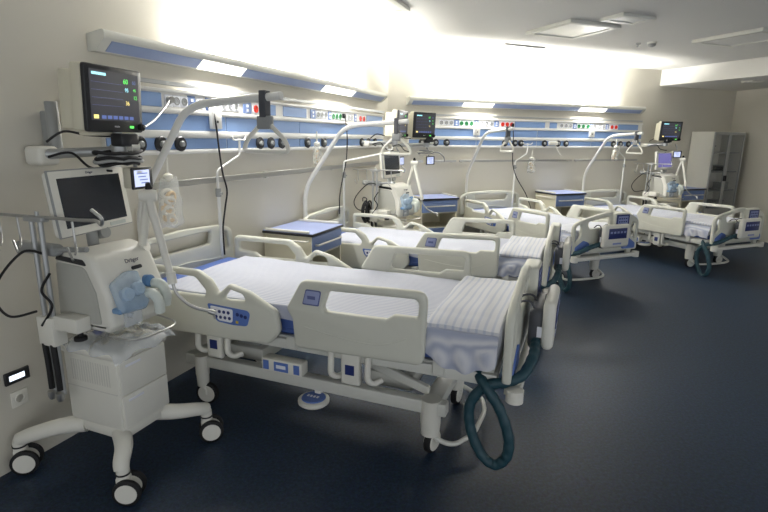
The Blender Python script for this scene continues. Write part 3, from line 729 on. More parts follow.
# ================================================================== ventilator on trolley
def oriented(center, yaw, tilt):
    # local frame: x out of the screen, y to the viewer's right... (wall frame), z up; yaw about z, tilt back
    return Matrix.Translation(center) @ Matrix.Rotation(yaw, 4, 'Z') @ Matrix.Rotation(-tilt, 4, 'Y')
def make_ventilator(at, label, scr=SCREEN):
    t = thing('ventilator', label, 'ventilator', at, 'ventilators on trolleys')
    # local x = off the wall, y = along it (0 = machine centre line)
    b = MB(); b.box(0.30, 0.64, -0.14, 0.15, 0.235, 0.30, 0.02, 2)
    def leg(p):
        b.tube(spline(p, 6), [0.045 - 0.012 * k / (6 * (len(p) - 1)) for k in range(6 * (len(p) - 1) + 1)], 12)
    leg([(0.58, -0.10, 0.26), (0.66, -0.16, 0.235), (0.70, -0.215, 0.195), (0.715, -0.23, 0.165)])
    leg([(0.58, 0.10, 0.26), (0.66, 0.17, 0.24), (0.715, 0.265, 0.215), (0.73, 0.33, 0.19)])
    leg([(0.36, -0.11, 0.26), (0.26, -0.17, 0.25), (0.14, -0.23, 0.215), (0.06, -0.26, 0.18)])
    leg([(0.36, 0.11, 0.26), (0.26, 0.17, 0.25), (0.14, 0.23, 0.215), (0.06, 0.26, 0.18)])
    part('trolley_base', b, PL2, t)
    for x, y, a in ((0.715, -0.225, -62), (0.73, 0.325, -50), (0.06, -0.262, -50), (0.06, 0.262, -60)):
        c = MB(); c.cyl((x, y, 0.13), (x, y, 0.18), 0.03); c.mat(1).cyl((x, y, 0.145), (x, y, 0.152), 0.034)
        ax = Vector((cos(radians(a)), sin(radians(a)), 0)); fw = Vector((-ax.y, ax.x, 0)); o = Vector((x, y, 0.066)) + fw * 0.022
        c.mat(0).box(-0.03, 0.03, -0.028, 0.028, 0.07, 0.135, 0.012, 2, Matrix.Translation((x, y, 0)) @ Matrix.Rotation(radians(a) + pi / 2, 4, 'Z'))
        k = part('caster', c, [PL2, DARKP], t)
        for sg in (-1, 1):
            wv = MB(); q = o + ax * 0.036 * sg
            wv.lathe([(0.05, -0.014), (0.064, -0.010), (0.066, 0), (0.064, 0.010), (0.05, 0.014)], q, ax, 26)
            wv.mat(1).lathe([(0.0, 0.018), (0.048, 0.016), (0.052, 0.01), (0.052, -0.01), (0.048, -0.016), (0.0, -0.018)], q, ax, 26)
            part('wheel', wv, [BLACK, PL2], k)
    b = MB(); b.box(0.31, 0.655, -0.15, 0.145, 0.30, 0.665, 0.012, 2).box(0.295, 0.672, -0.162, 0.157, 0.655, 0.70, 0.018, 3)
    b.mat(1).box(0.315, 0.645, -0.1515, -0.149, 0.485, 0.489)
    for k in range(16): b.box(0.36 + 0.016 * k, 0.366 + 0.016 * k, -0.1512, -0.1495, 0.52, 0.63)
    cab = part('trolley_cabinet', b, [PL2, mat_get('vent_grey', (204, 202, 194))], t)
    for z0, z1 in ((0.31, 0.475), (0.483, 0.65)):
        d = MB(); d.box(0.652, 0.666, -0.14, 0.135, z0, z1, 0.006, 2)
        d.mat(1).box(0.664, 0.668, -0.11, -0.02, z1 - 0.035, z1 - 0.022, 0.002, 1); part('drawer', d, [PL2, SOFTW], cab)
    # breathing unit: side profile swept across, rounded nose
    prof = rnd([(0.30, 0.79, 0.03), (0.33, 1.14, 0.02), (0.47, 1.168, 0.05), (0.575, 1.14, 0.07), (0.655, 0.96, 0.12), (0.655, 0.82, 0.03), (0.62, 0.785, 0.02)], 7)
    b = MB(); b.plate(prof, [], lambda u, v, w: (u, w + 0.02, v), 0.335, 0.03, 4)
    body = part('breathing_unit', b, PL2, t)
    b = MB(); b.plate(rnd([(0.335, 0.83, 0.02), (0.352, 1.105, 0.02), (0.53, 1.095, 0.05), (0.585, 0.98, 0.05), (0.60, 0.83, 0.02)], 6), [], lambda u, v, w: (u, -0.151 + w, v), 0.006, 0.002)
    part('side_cover', b, mat_get('cover_grey', (176, 176, 168)), body)
    b = MB(); b.plate(rnd([(0.345, 1.115, 0.006), (0.36, 1.135, 0.01), (0.52, 1.128, 0.02), (0.545, 1.10, 0.01)], 4), [], lambda u, v, w: (u, -0.1475 + w, v), 0.008, 0.001); part('side_vent', b, DARKP, body)
    # nose: clear blue cassette, valve ports, dark connectors
    def nose(z): return 0.575 + (1.14 - z) * 0.44
    nrm = Vector((0.915, 0, 0.403)).normalized()
    def onnose(y, z, w): return (nose(z) + 0.006 + w * 0.915, y, z + w * 0.403)
    b = MB(); b.plate(rnd([(-0.13, 0.885, 0.02), (-0.125, 1.02, 0.03), (-0.03, 1.055, 0.08), (0.035, 1.045, 0.02), (0.035, 0.90, 0.03), (0.0, 0.875, 0.02)], 6), [], lambda u, v, w: onnose(u, v, w + 0.008), 0.045, 0.018, 4)
    for y, z in ((-0.085, 0.955), (-0.02, 0.965)): b.lathe([(0.034, 0.0), (0.034, 0.02), (0.026, 0.03), (0.01, 0.03)], onnose(y, z, 0.028), nrm, 20)
    b.mat(1).box(0.645, 0.70, -0.135, 0.02, 0.885, 0.912, 0.01, 3)
    part('valve_cassette', b, [BLUECL, mat_get('cassette_blue', (112, 146, 182))], body)
    b = MB(); b.box(0.645, 0.668, -0.08, 0.02, 0.80, 0.885, 0.01, 3).cyl((0.66, -0.06, 0.86), (0.70, -0.06, 0.86), 0.012); part('flow_sensor', b, CLEAR, body)
    b = MB()
    b.tube(spline([(0.66, 0.03, 0.93), (0.72, 0.035, 0.945), (0.745, 0.045, 0.91), (0.74, 0.055, 0.85)], 8), 0.024, 12)
    b.tube(spline([(0.64, 0.10, 0.97), (0.71, 0.10, 0.975), (0.735, 0.105, 0.93), (0.725, 0.11, 0.87)], 8), 0.024, 12)
    part('breathing_port', b, mat_get('port_white', (214, 220, 212)), body)
    b = MB(); b.lathe([(0.03, 0), (0.03, 0.03), (0.024, 0.034), (0.0, 0.034)], (0.635, 0.085, 0.985), (1, 0, 0.15), 18); part('inlet_valve', b, mat_get('valve_blue', (84, 124, 168)), body)
    b = MB(); b.plate(rnd([(-0.03, -0.009, 0.009), (-0.03, 0.009, 0.009), (0.03, 0.009, 0.009), (0.03, -0.009, 0.009)]), [], lambda u, v, w: (nose(1.06) + 0.003 + w * 0.915 - v * 0.403 + 0.004, 0.055 + u, 1.06 + v * 0.915 + w * 0.403), 0.004, 0.001)
    part('badge', b, DARKP, body)
    text('logo_text', 'Dräger', 0.028, facing((nose(1.095) + 0.006, 0.045, 1.095), nrm), INK, body)
    # wire shelf loop in front of the unit
    b = MB(); b.tube(path([(0.62, -0.14, 0.775), (0.78, -0.13, 0.775), (0.80, 0.12, 0.78), (0.62, 0.15, 0.785)], 0.08), 0.005, 8); part('wire_guard', b, STEEL, t)
    # screen unit on its post
    C = Vector((0.395, 0.045, 1.374)); M = oriented(C, radians(11), radians(6.6))
    b = MB(); b.box(-0.045, -0.002, -0.235, 0.235, -0.15, 0.145, 0.02, 3, M); b.box(-0.01, 0.004, -0.238, 0.238, -0.148, 0.145, 0.006, 2, M); b.mat(1).box(-0.012, 0.001, -0.242, 0.242, -0.152, 0.15, 0.004, 1, M)
    du = part('screen_unit', b, [PL2, GREYP], t)
    b = MB(); b.box(0.003, 0.0065, -0.20, 0.20, -0.112, 0.112, 0.001, 1, M); part('screen', b, scr, du)
    text('logo_text', 'Dräger', 0.016, M @ facing((0.005, 0, 0.129), (1, 0, 0)), INK, du)
    b = MB(); b.box(0.003, 0.008, 0.07, 0.18, -0.14, -0.122, 0.001, 1, M); part('key_strip', b, [mat_get('key_grey', (190, 196, 190))], du)
    b = MB(); b.tube([(0.38, 0.03, 1.13), (0.37, 0.03, 1.24), M @ Vector((-0.04, 0.0, 0))], 0.026, 12); b.cyl((0.36, 0.08, 1.20), (0.41, 0.08, 1.21), 0.028); part('post', b, GREYP, t)
    # hook stand: twin columns, clamp and a long rack of hooks
    sx, sy = 0.335, -0.212
    b = MB()
    for dx in (0.0, 0.055): b.tube([(sx + dx - 0.02, sy, 0.47), (sx + dx - 0.02, sy, 1.31)], 0.0115, 12)
    b.box(sx - 0.05, sx + 0.07, sy - 0.02, sy + 0.02, 1.30, 1.325, 0.006, 2).cyl((sx + 0.02, sy, 1.32), (sx + 0.02, sy, 1.345), 0.008)
    st = part('hook_stand', b, ALU, t)
    b = MB(); b.tube(path([(0.02, sy, 1.315), (0.62, sy, 1.325), (0.72, sy, 1.33), (0.755, sy - 0.01, 1.31), (0.775, sy - 0.02, 1.345), (0.73, sy - 0.03, 1.38)], 0.02), 0.0075, 10); part('hook_bar', b, STEEL, st)
    for hx in (0.09, 0.22, 0.57):
        b = MB(); b.tube(path([(hx, sy, 1.315), (hx + 0.005, sy, 1.22), (hx + 0.03, sy - 0.02, 1.19), (hx + 0.035, sy - 0.03, 1.18)], 0.02), 0.005, 8); b.tube(path([(hx - 0.05, sy, 1.20), (hx - 0.02, sy - 0.01, 1.165), (hx + 0.005, sy - 0.02, 1.15)], 0.02), 0.005, 8); part('drip_hook', b, STEEL, st)
    b = MB(); b.box(0.13, 0.40, sy + 0.02, sy + 0.08, 1.135, 1.19, 0.02, 3); b.cyl((0.40, sy + 0.03, 1.17), (0.60, sy + 0.03, 1.19), 0.012); part('tray_bar', b, GREYP, st)
    b = MB(); b.box(sx - 0.045, sx + 0.06, sy - 0.03, sy + 0.04, 0.72, 0.86, 0.008, 2).box(sx + 0.05, sx + 0.20, sy - 0.015, sy + 0.06, 0.80, 0.87, 0.008, 2); b.mat(1).lathe([(0.012, 0), (0.012, 0.02), (0.028, 0.024), (0.028, 0.04), (0.0, 0.042)], (sx + 0.17, sy + 0.02, 0.80), (0, 0, -1), 18); part('clamp', b, [PL2, BLACK], st)
    for dx, dy in ((-0.02, -0.02), (0.035, -0.02)):
        b = MB(); b.tube(spline([(sx + dx, sy + dy, 0.73), (sx + dx + 0.005, sy + dy, 0.62), (sx + dx + 0.005, sy + dy, 0.50)], 6), 0.013, 10); b.mat(1).lathe([(0.018, 0), (0.018, 0.025), (0.012, 0.04)], (sx + dx, sy + dy, 0.485), (0, 0, -1), 14); part('gas_hose', b, [BLACK, STEEL], st)
    b = MB(); b.tube(spline([(0.37, sy - 0.01, 1.16), (0.27, sy - 0.03, 1.16), (0.14, sy - 0.06, 1.04), (0.09, sy - 0.07, 0.93), (0.16, sy - 0.06, 0.85), (0.29, sy - 0.02, 0.88)], 10), 0.006, 8); b.tube(spline([(0.40, sy - 0.01, 1.07), (0.36, sy - 0.03, 0.99), (0.40, sy - 0.02, 0.92), (0.33, sy - 0.03, 0.82)], 10), 0.006, 8); part('cable', b, CABLE, st)
    # hinged circuit arm with a bent holder
    E = [(0.55, 0.16, 1.13), (0.645, 0.136, 1.395), (0.785, 0.10, 1.01)]
    b = MB(); b.cyl(E[0], E[1], 0.020, 0.022); b.cyl(E[1], E[2], 0.020, 0.016)
    b.lathe([(0.0, -0.04), (0.026, -0.038), (0.03, -0.02), (0.03, 0.02), (0.026, 0.038), (0.0, 0.04)], E[1], (0.8, 0.6, 0), 18); b.cyl((0.78, 0.10, 1.04), (0.79, 0.098, 0.985), 0.022)
    b.cyl((0.50, 0.15, 1.10), (0.57, 0.165, 1.14), 0.03)
    ar = part('circuit_arm', b, PL2, t)
    b = MB(); b.tube(path([(0.786, 0.10, 1.0), (0.80, 0.10, 0.94), (0.86, 0.13, 0.865), (0.93, 0.20, 0.83)], 0.05), 0.008, 10); b.tube(path([(0.93, 0.20, 0.83), (0.95, 0.19, 0.80)], 0.01), 0.006, 8).cyl((0.915, 0.19, 0.835), (0.945, 0.205, 0.822), 0.013); part('tube_holder', b, STEEL, ar)
    b = MB(); b.cyl((0.64, 0.15, 1.43), (0.645, 0.14, 1.455), 0.018, 0.01); part('knob', b, BLACK, ar)
    return t
vent = make_ventilator((1, 0, -4.95, 0), 'large white ventilator on a trolley, nearest to the camera at the left wall')
c = copy_tree(vent); put(c, (1, 0.05, -0.93, 0, radians(-15))); c['label'] = 'white ventilator standing in the corner behind the second bed'
vent4 = make_ventilator((2, 0.08, 4.70, 0), 'white ventilator with violet screen beside the farthest bed', VIOSCR)

# plastic bag of tubing on the nearest trolley
R = random.Random(5)
def bagf(a, c):
    e = max(0.0, sin(a * pi)) ** 0.4 * max(0.0, sin(c * pi)) ** 0.4
    x = 0.31 + 0.40 * a + 0.012 * sin(c * 13); y = -0.185 + 0.37 * c + 0.012 * sin(a * 17)
    over = max(0, x - 0.675) + max(0, abs(y) - 0.165)
    return (x, y, 0.706 + 0.062 * e * (0.7 + 0.25 * sin(a * 13 + 2 * c) * cos(c * 10) + 0.15 * sin(a * 31 + c * 23)) - 0.6 * over)
b = MB(); b.grid(44, 36, bagf)
bag = tag(part('plastic_bag', b, CLEAR, None, (1, 0, -4.95, 0), 70), 'clear plastic bag of tubing lying on the near ventilator trolley', 'plastic bag')
b = MB(); b.tube(spline([(0.38, -0.10, 0.722), (0.46, 0.02, 0.735), (0.55, -0.06, 0.73), (0.60, 0.05, 0.728), (0.50, 0.09, 0.726), (0.42, 0.05, 0.724)], 8), 0.011, 8); b.mat(1).box(0.41, 0.45, -0.06, 0.0, 0.724, 0.742, 0.006, 2)
part('tubing', b, [WHTB, mat_get('cap_blue', (70, 80, 170))], bag)

# ================================================================== patient monitors, arms, small monitors
def make_monitor(at, yaw, label, dark=False):
    t = thing('patient_monitor', label, 'patient monitor', at, 'bedside patient monitors')
    M = Matrix.Rotation(yaw, 4, 'Z') @ Matrix.Rotation(radians(3), 4, 'Y')
    b = MB(); b.box(-0.075, -0.012, -0.188, 0.188, -0.155, 0.155, 0.012, 3, M).box(-0.16, -0.07, -0.17, 0.13, -0.15, 0.125, 0.012, 2, M).box(-0.07, -0.02, -0.16, 0.16, -0.175, -0.15, 0.006, 2, M)
    part('housing', b, CREAM, t)
    b = MB(); b.plate(rnd([(-0.19, -0.155, 0.014), (0.19, -0.155, 0.014), (0.19, 0.155, 0.014), (-0.19, 0.155, 0.014)]), [], lambda u, v, w: M @ Vector((w, u, v)), 0.024, 0.006)
    fr = part('bezel', b, DARKP, t)
    b = MB(); b.box(0.0115, 0.0135, -0.165, 0.165, -0.10, 0.132, 0, 1, M); sc = part('screen', b, MONSCR, fr)
    b = MB(); b.mat(0).box(0.0135, 0.0142, -0.15, -0.06, 0.108, 0.12, 0, 1, M)
    for k in range(4): b.mat(1).box(0.0135, 0.0142, -0.155, 0.05, 0.075 - 0.035 * k, 0.0762 - 0.035 * k, 0, 1, M)
    b.mat(1)
    for k in range(6): b.box(0.0135, 0.0142, -0.10 + 0.038 * k, -0.072 + 0.038 * k, -0.092, -0.076, 0, 1, M)
    b.mat(2).box(0.0135, 0.0142, -0.15, -0.12, -0.092, -0.074, 0, 1, M)
    part('screen_traces', b, [ECYN, SCRB, EYEL], sc)
    for s_, y, z, m_, sz in (('60', 0.072, 0.092, EGRN, 0.034), ('60', 0.132, 0.092, SCRB, 0.026), ('95', 0.078, 0.052, ECYN, 0.026), ('45', 0.135, 0.055, EGRN, 0.02), ('12', 0.138, 0.018, EGRN, 0.026), ('36', 0.08, -0.012, EYEL, 0.028)):
        text('screen_digits', s_, sz, M @ facing((0.0142, y, z), (1, 0, 0)), m_, sc, 0.0003)
    text('logo_text', 'PHILIPS', 0.011, M @ facing((0.0125, 0.0, -0.128), (1, 0, 0)), SOFTW, fr, 0.0003)
    b = MB(); b.box(0.011, 0.014, 0.09, 0.12, -0.134, -0.122, 0.001, 1, M); part('lamp', b, EGRN, fr)
    b = MB(); b.lathe([(0.018, 0), (0.017, 0.02), (0.0, 0.022)], M @ Vector((0.012, 0.165, -0.128)), M.to_3x3() @ Vector((1, 0, 0)), 18); part('knob', b, BLACK, fr)
    return t
def make_arm(at, tip, label, column=False):
    # white joint block on a wall column, arm out to the monitor mount
    t = thing('monitor_support', label, 'monitor support', at, 'monitor wall supports')
    if column:
        b = MB(); b.lathe([(0.03, 0), (0.03, 0.25), (0.027, 0.255)], (0.075, 0.145, -0.04), (0, 0, 1), 20); b.box(0.001, 0.06, 0.13, 0.16, -0.02, 0.17, 0.008, 2); part('wall_column', b, GREYP, t)
    b = MB()
    if column: b.box(0.012, 0.135, 0.012, 0.12, -0.095, 0.0, 0.025, 4)
    else: b.box(0.001, 0.13, 0.02, 0.08, -0.07, -0.01, 0.012, 3)
    part('joint', b, PL2, t)
    tp = Vector(tip)
    b = MB(); b.cyl((0.11, 0.05, -0.04), tp, 0.026, 0.022); b.lathe([(0.04, -0.03), (0.04, 0.03)], tp, (0, 0, 1), 18); b.cyl(tp, tp + Vector((0, 0, 0.09)), 0.022); part('arm', b, ALU, t)
    b = MB(); b.box(tp.x + 0.0, tp.x + 0.08, tp.y - 0.05, tp.y + 0.06, tp.z + 0.02, tp.z + 0.085, 0.012, 2); b.mat(1).cyl((tp.x + 0.06, tp.y + 0.01, tp.z + 0.02), (tp.x + 0.06, tp.y + 0.06, tp.z + 0.02), 0.022); part('mount_clamp', b, [DARKP, PL2], t)
    b = MB()
    b.tube(spline([(0.14, 0.05, 0.02), (0.20, 0.1, 0.07), (0.27, 0.17, 0.055), tp + Vector((-0.03, 0, 0.07))], 8), 0.006, 8)
    b.tube(spline([(0.18, 0.02, -0.05), (0.26, 0.08, -0.03), (0.30, 0.14, -0.1), (0.38, 0.2, -0.12)], 8), 0.006, 8)
    part('cable', b, CABLE, t)
    return t
def make_small(at, yaw, label):
    t = thing('module_monitor', label, 'small monitor', at, 'small screen modules')
    M = Matrix.Rotation(yaw, 4, 'Z')
    b = MB(); b.box(-0.055, -0.005, -0.07, 0.07, -0.05, 0.055, 0.008, 2, M); part('housing', b, CREAM, t)
    b = MB(); b.box(-0.006, 0.008, -0.075, 0.078, -0.055, 0.055, 0.006, 2, M); fr = part('bezel', b, DARKP, t)
    b = MB(); b.box(0.008, 0.0095, -0.062, 0.05, -0.042, 0.042, 0, 1, M)
    b.mat(1)
    for k in range(4): b.box(0.0095, 0.0102, -0.045 + 0.01 * k, 0.035 - 0.012 * (k % 2), 0.022 - 0.016 * k, 0.027 - 0.016 * k, 0, 1, M)
    b.mat(2).box(0.0095, 0.0102, -0.04, -0.005, 0.028, 0.038, 0, 1, M)
    part('screen', b, [SCRW, SCRB, SOFTW], fr)
    b = MB(); b.tube(path([(-0.035, 0.0, 0.05), (-0.035, 0.0, 0.11), (-0.08, 0.0, 0.16)], 0.02), 0.01, 8); part('bracket', b, GREYP, t)
    return t
make_arm((1, 0, -4.97, 1.62), (0.36, 0.27, -0.02), 'jointed wall support carrying the monitor nearest to the camera', True)
mon = make_monitor((1, 0.375, -4.715, 1.845), radians(8.5), 'dark-framed patient monitor nearest to the camera, above the big ventilator')
sm = make_small((1, 0.44, -4.65, 1.46), radians(8), 'small lit screen module below the nearest patient monitor')
make_arm((1, 0, -0.98, 1.65), (0.38, 0.24, -0.02), 'wall support carrying the monitor seen from the side in the corner')
c = copy_tree(mon); put(c, (1, 0.48, -0.76, 1.84, radians(-6))); c['label'] = 'patient monitor in the corner turned side-on, left of its twin'
c = copy_tree(sm); put(c, (1, 0.42, -0.60, 1.40, radians(-12))); c['label'] = 'small lit screen module in the corner, left of the pair'
make_arm((2, 0, -0.02, 1.62), (0.54, 0.34, -0.02), 'wall support carrying the monitor at the start of the back wall')
c = copy_tree(mon); put(c, (2, 0.66, 0.22, 1.84, radians(10))); c['label'] = 'patient monitor facing out at the left end of the back wall'
c = copy_tree(sm); put(c, (2, 0.62, 0.34, 1.40, radians(10))); c['label'] = 'small lit screen module in the corner, right of the pair'
make_arm((2, 0, 4.68, 1.65), (0.36, 0.16, -0.02), 'wall support carrying the farthest patient monitor')
c = copy_tree(mon); put(c, (2, 0.42, 4.86, 1.84, radians(-22))); c['label'] = 'farthest patient monitor, left of the tall glass cabinet'
c = copy_tree(sm); put(c, (2, 0.5, 4.98, 1.47, radians(-22))); c['label'] = 'small lit screen module below the farthest patient monitor'

# coil of cables resting on the small module under the nearest monitor
R = random.Random(3); b = MB()
for k in range(5):
    rx, ry = 0.05 + 0.008 * (k % 3), 0.11 + 0.012 * ((k * 2) % 3)
    b.mat(k % 2).tube([(rx * cos(a * pi / 12), ry * sin(a * pi / 12), 0.014 * k + 0.005 * sin(a * 0.9 + k)) for a in range(24)], 0.0085, 8, True)
tag(part('cable_coil', b, [BLACK, GREYP], None, (1, 0.40, -4.74, 1.536)), 'coil of black and grey cables under the nearest patient monitor', 'cable')
b = MB()
for k in range(5):
    rx, rz = 0.07 + 0.012 * (k % 3), 0.10 + 0.012 * ((k * 2) % 3)
    b.tube([(0.012 * k, rx * cos(a * pi / 12) + 0.01 * k, rz * sin(a * pi / 12)) for a in range(24)], 0.010, 8, True)
b.tube(path([(0.03, 0.0, 0.1), (0.03, 0.0, 0.16), (-0.02, 0.0, 0.17), (-0.02, 0.0, 0.12)], 0.02), 0.006, 6)
tag(part('cable_bundle', b, BLACK, None, (1, 0.22, -1.28, 0.84)), 'bundle of black cables hanging in the corner behind the second bed', 'cable')
b = MB()
for k in range(4):
    b.mat(k % 2).tube([(0.05 * cos(a * pi / 12) + 0.01 * (k % 2), (0.09 + 0.015 * (k % 3)) * sin(a * pi / 12), 0.015 * k + 0.006 * sin(a * 0.9 + k)) for a in range(24)], 0.008, 8, True)
b.tube(spline([(0.05, 0.08, 0.03), (0.08, 0.16, 0.02), (0.09, 0.22, -0.03), (0.08, 0.24, -0.09)], 6), 0.008, 8)
tag(part('cable_coil', b, [WHTB, GREYP], None, (2, 0.56, 0.30, 1.475)), 'coil of white leads on the right-hand screen module in the corner', 'cable')
# grey lead from the nearest monitor to its socket
b = MB(); b.tube(spline([(0.40, -4.56, 1.72), (0.33, -4.42, 1.76), (0.2, -4.2, 1.84), (0.05, -4.0, 1.9)], 8), 0.006, 8); b.cyl((0.042, -4.0, 1.9), (0.075, -4.0, 1.9), 0.02)
tag(part('monitor_lead', b, STEEL, None, (1, 0, 0, 0)), 'grey lead running from the nearest monitor to a wall socket', 'cable')

# ================================================================== hanging cords
def cord(w, pts, label):
    b = MB(); b.tube(spline(pts, 8), 0.0065, 8); b.box(0.042, 0.075, pts[0][1] - 0.016, pts[0][1] + 0.016, pts[0][2] - 0.02, pts[0][2] + 0.03, 0.006, 2)
    return tag(part('power_cord', b, CABLE, None, (w, 0, 0, 0)), label, 'power cord', 'black cords hanging from the panels')
cord(1, [(0.07, -3.62, 1.885), (0.09, -3.615, 1.75), (0.09, -3.6, 1.6), (0.085, -3.57, 1.42), (0.085, -3.53, 1.28), (0.085, -3.56, 1.16), (0.085, -3.60, 1.0), (0.085, -3.6, 0.8)], 'black cord hanging behind the head of the nearest bed')
cord(1, [(0.07, -1.47, 1.9), (0.09, -1.46, 1.7), (0.085, -1.47, 1.45), (0.08, -1.55, 1.25), (0.08, -1.63, 1.05), (0.08, -1.64, 0.85)], 'black cord hanging behind the head of the second bed')
cord(2, [(0.07, 2.0, 1.88), (0.09, 2.0, 1.7), (0.085, 2.01, 1.5), (0.085, 2.03, 1.3), (0.085, 2.12, 1.1), (0.10, 2.3, 0.85), (0.11, 2.42, 0.6)], 'black cord hanging behind the head of the third bed')

# ================================================================== hanging flasks and bags
def drip_bag(at, label, flask=False, sc=1.0):
    t = thing('suction_set', label, 'suction set', at, 'suction sets hanging at the wall')
    R = random.Random(len(label))
    b = MB(); b.cyl((0, 0, 0.02), (0, 0, 0.13), 0.007); b.lathe([(0.008, 0), (0.03, -0.015), (0.03, -0.035), (0.012, -0.05)], (0, 0, 0.035), (0, 0, 1), 16); part('hanger', b, PL2, t)
    b = MB(); hw, hh = 0.072 * sc, 0.235 * sc
    def fb(a, c, sg):
        e = (max(0.0, sin(a * pi)) ** 0.45) * (max(0.0, sin(c * pi)) ** 0.45)
        wd = hw * (0.75 + 0.35 * sin(min(1, c * 1.3) * pi / 2))
        return (sg * (0.004 + 0.03 * e * (0.8 + 0.3 * sin(a * 9 + c * 12) )), (a * 2 - 1) * wd + 0.006 * sin(c * 15), -hh * c + 0.008 * sin(a * 8))
    for sg in (-1, 1): b.grid(14, 18, lambda a, c: fb(a, c, sg))
    part('clear_bag', b, BAG, t)
    b = MB()
    for k in range(9):
        z0 = (-0.075 - 0.0155 * k) * sc; a1 = R.uniform(-0.9, 0.9); cy = R.uniform(-0.02, 0.02) * sc; ra = R.uniform(0.022, 0.036) * sc; rb = R.uniform(0.014, 0.026) * sc
        P = [(ra * cos(q * pi / 8), rb * sin(q * pi / 8)) for q in range(16)]
        b.mat(1 if k % 3 == 1 else 0).tube([(R.uniform(-0.002, 0.002) + 0.006 * ((k % 3) - 1), cy + u * cos(a1) - v * sin(a1), z0 + u * sin(a1) + v * cos(a1)) for u, v in P], 0.0095 * sc, 8, True)
    part('coiled_tubing', b, [WHTB, YELB], t)
    return t
drip_bag((1, 0.10, -4.12, 1.41), 'clear bag of cream tubing hanging behind the nearest ventilator', sc=1.35)
t = drip_bag((1, 0.11, -2.18, 1.60), 'white suction flask set hanging on the left wall panel', sc=0.8)
drip_bag((2, 0.10, 2.36, 1.39), 'clear bag of tubing hanging on the back wall beside the third bed', sc=0.9)
drip_bag((2, 0.12, 4.02, 1.57), 'clear bag of tubing hanging above the head of the farthest bed', sc=0.9)
b = MB(); b.box(0.06, 0.10, -0.08, 0.08, -0.03, 0.03, 0.01, 2); b.mat(1).tube(spline([(0.08, 0.05, -0.03), (0.10, 0.08, -0.10), (0.10, 0.16, -0.19)], 6), 0.006, 8)
tag(part('suction_regulator', b, [PL2, WHTB], None, (2, 0, 2.76, 1.625)), 'white suction regulator plugged into the back wall panel', 'suction regulator')

# ================================================================== wall fittings low left
t = thing('night_light', 'small dark-framed lit night light low on the left wall', 'night light', (1, 0, -5.142, 0.485))
b = MB(); b.box(0.001, 0.014, -0.062, 0.062, -0.033, 0.033, 0.004, 1); part('frame', b, DARKP, t)
b = MB(); b.box(0.014, 0.016, -0.042, 0.034, -0.014, 0.014, 0.001, 1); part('lens', b, NIGHT, t)
t = thing('wall_socket', 'white round-holed power socket below the night light', 'wall socket', (1, 0, -5.145, 0.365))
b = MB(); b.box(0.001, 0.010, -0.042, 0.042, -0.042, 0.042, 0.004, 2); part('plate', b, PL2, t)
b = MB(); b.lathe([(0.024, 0.0), (0.024, 0.003), (0.019, 0.003), (0.018, -0.004), (0.0, -0.004)], (0.010, 0, 0), (1, 0, 0), 22)
b.mat(1).cyl((0.006, -0.009, 0), (0.0075, -0.009, 0), 0.003, None, 10).cyl((0.006, 0.009, 0), (0.0075, 0.009, 0), 0.003, None, 10); part('socket_ring', b, [PL2, BLACK], t)

# ================================================================== ceiling fittings
def ceil_panel(w, off, s, dx, dy, th, label, group='ceiling panels'):
    t = thing('ceiling_panel', label, 'ceiling panel', (w, off, s, CEIL), group)
    b = MB(); b.plate([(-dx / 2, -dy / 2), (dx / 2, -dy / 2), (dx / 2, dy / 2), (-dx / 2, dy / 2)], [[(-dx / 2 + 0.06, -dy / 2 + 0.06), (dx / 2 - 0.06, -dy / 2 + 0.06), (dx / 2 - 0.06, dy / 2 - 0.06), (-dx / 2 + 0.06, dy / 2 - 0.06)]], lambda u, v, k: (u, v, -th / 2 + k), th, 0.004); part('frame', b, PAINT, t)
    b = MB(); b.box(-dx / 2 + 0.058, dx / 2 - 0.058, -dy / 2 + 0.058, dy / 2 - 0.058, -th * 0.7, -th * 0.3); part('diffuser', b, DIFF, t)
    return t
ceil_panel(1, 0.62, -2.2, 0.64, 0.62, 0.035, 'square ceiling panel over the left wall, washed with light')
ceil_panel(2, 1.95, 1.29, 0.70, 0.66, 0.035, 'larger square unlit ceiling panel in the middle of the ceiling')
ceil_panel(2, 2.57, 1.42, 0.28, 0.42, 0.03, 'small ceiling panel just behind the larger unlit one')
ceil_panel(2, 2.45, 3.32, 0.80, 0.66, 0.04, 'square ceiling panel near the lowered soffit at the right')
t = thing('ceiling_panel_edge', 'narrow dark strip standing for the edge of a washed-out ceiling panel', 'ceiling panel edge', (2, 0.87, 1.5, CEIL))  # made-up slotted strip standing in for the edge of an overexposed ceiling panel
b = MB(); b.box(-0.035, 0.035, -0.31, 0.31, -0.012, -0.0005, 0.003, 1); part('frame', b, GREYP, t)
for k in (-1, 1):
    b = MB(); b.box(-0.006 + k * 0.014, 0.006 + k * 0.014, -0.30, 0.30, -0.016, -0.012); part('edge_strip', b, ALU, t)
t = thing('smoke_detector', 'round white smoke detector on the ceiling', 'smoke detector', (2, 1.75, 2.70, CEIL))
b = MB(); b.lathe([(0.055, 0), (0.055, -0.012), (0.048, -0.02)], (0, 0, -0.0005), (0, 0, 1), 24); part('base', b, PL2, t)
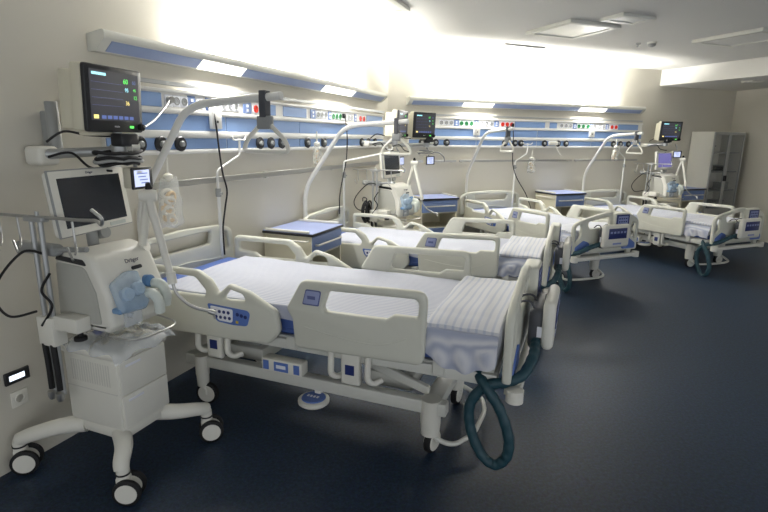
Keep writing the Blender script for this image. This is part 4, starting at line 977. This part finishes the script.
b = MB(); b.lathe([(0.045, -0.02), (0.042, -0.045), (0.02, -0.056), (0.0, -0.057)], (0, 0, 0), (0, 0, 1), 24); part('sensor_head', b, GREYP, t)
b = MB(); b.lathe([(0.03, 0), (0.03, -0.015), (0.015, -0.022)], (0, 0, -0.0005), (0, 0, 1), 18); b.cyl((0, 0, -0.02), (0, 0, -0.045), 0.012, 0.016)
tag(part('sprinkler', b, GREYP, None, (2, 1.63, 2.61, CEIL)), 'small sprinkler head beside the smoke detector', 'sprinkler')
t = thing('ceiling_downlight', 'small downlight strip under the lowered soffit at the far right', 'ceiling light', (2, 1.15, 5.56, 2.588))
b = MB(); b.box(-0.09, 0.09, -0.13, 0.13, -0.012, -0.0005, 0.003, 1); part('frame', b, PL2, t)
b = MB(); b.box(-0.07, 0.07, -0.11, 0.11, -0.014, -0.012); part('diffuser', b, DIFF, t)

# ================================================================== world, camera, output
wd = bpy.data.worlds.new('world'); S.world = wd; wd.use_nodes = True
wd.node_tree.nodes['Background'].inputs[0].default_value = (0.93, 0.96, 1.0, 1); wd.node_tree.nodes['Background'].inputs[1].default_value = 0.85
pt, rl = radians(13.03), radians(0.72)
F = Vector((0, cos(pt), -sin(pt))); U = Vector((0, sin(pt), cos(pt))); X = Vector((1, 0, 0))
X, U = cos(rl) * X + sin(rl) * U, -sin(rl) * X + cos(rl) * U
cam = bpy.data.cameras.new('camera'); cam.sensor_width = 36; cam.lens = 36 * 511.5 / 768; cam.clip_start = 0.05
co = bpy.data.objects.new('camera', cam); COL.objects.link(co)
co.matrix_world = Matrix.Translation((0, 0, 1.68)) @ Matrix((X, U, -F)).transposed().to_4x4()
S.camera = co
S.view_settings.view_transform = 'Standard'; S.view_settings.look = 'None'; S.view_settings.gamma = 1; S.view_settings.use_curve_mapping = False
S.view_settings.exposure = 0.86
try:
    S.cycles.max_bounces = 10; S.cycles.diffuse_bounces = 6; S.cycles.transparent_max_bounces = 16; S.cycles.use_denoising = True; S.cycles.sample_clamp_indirect = 4
except Exception: pass
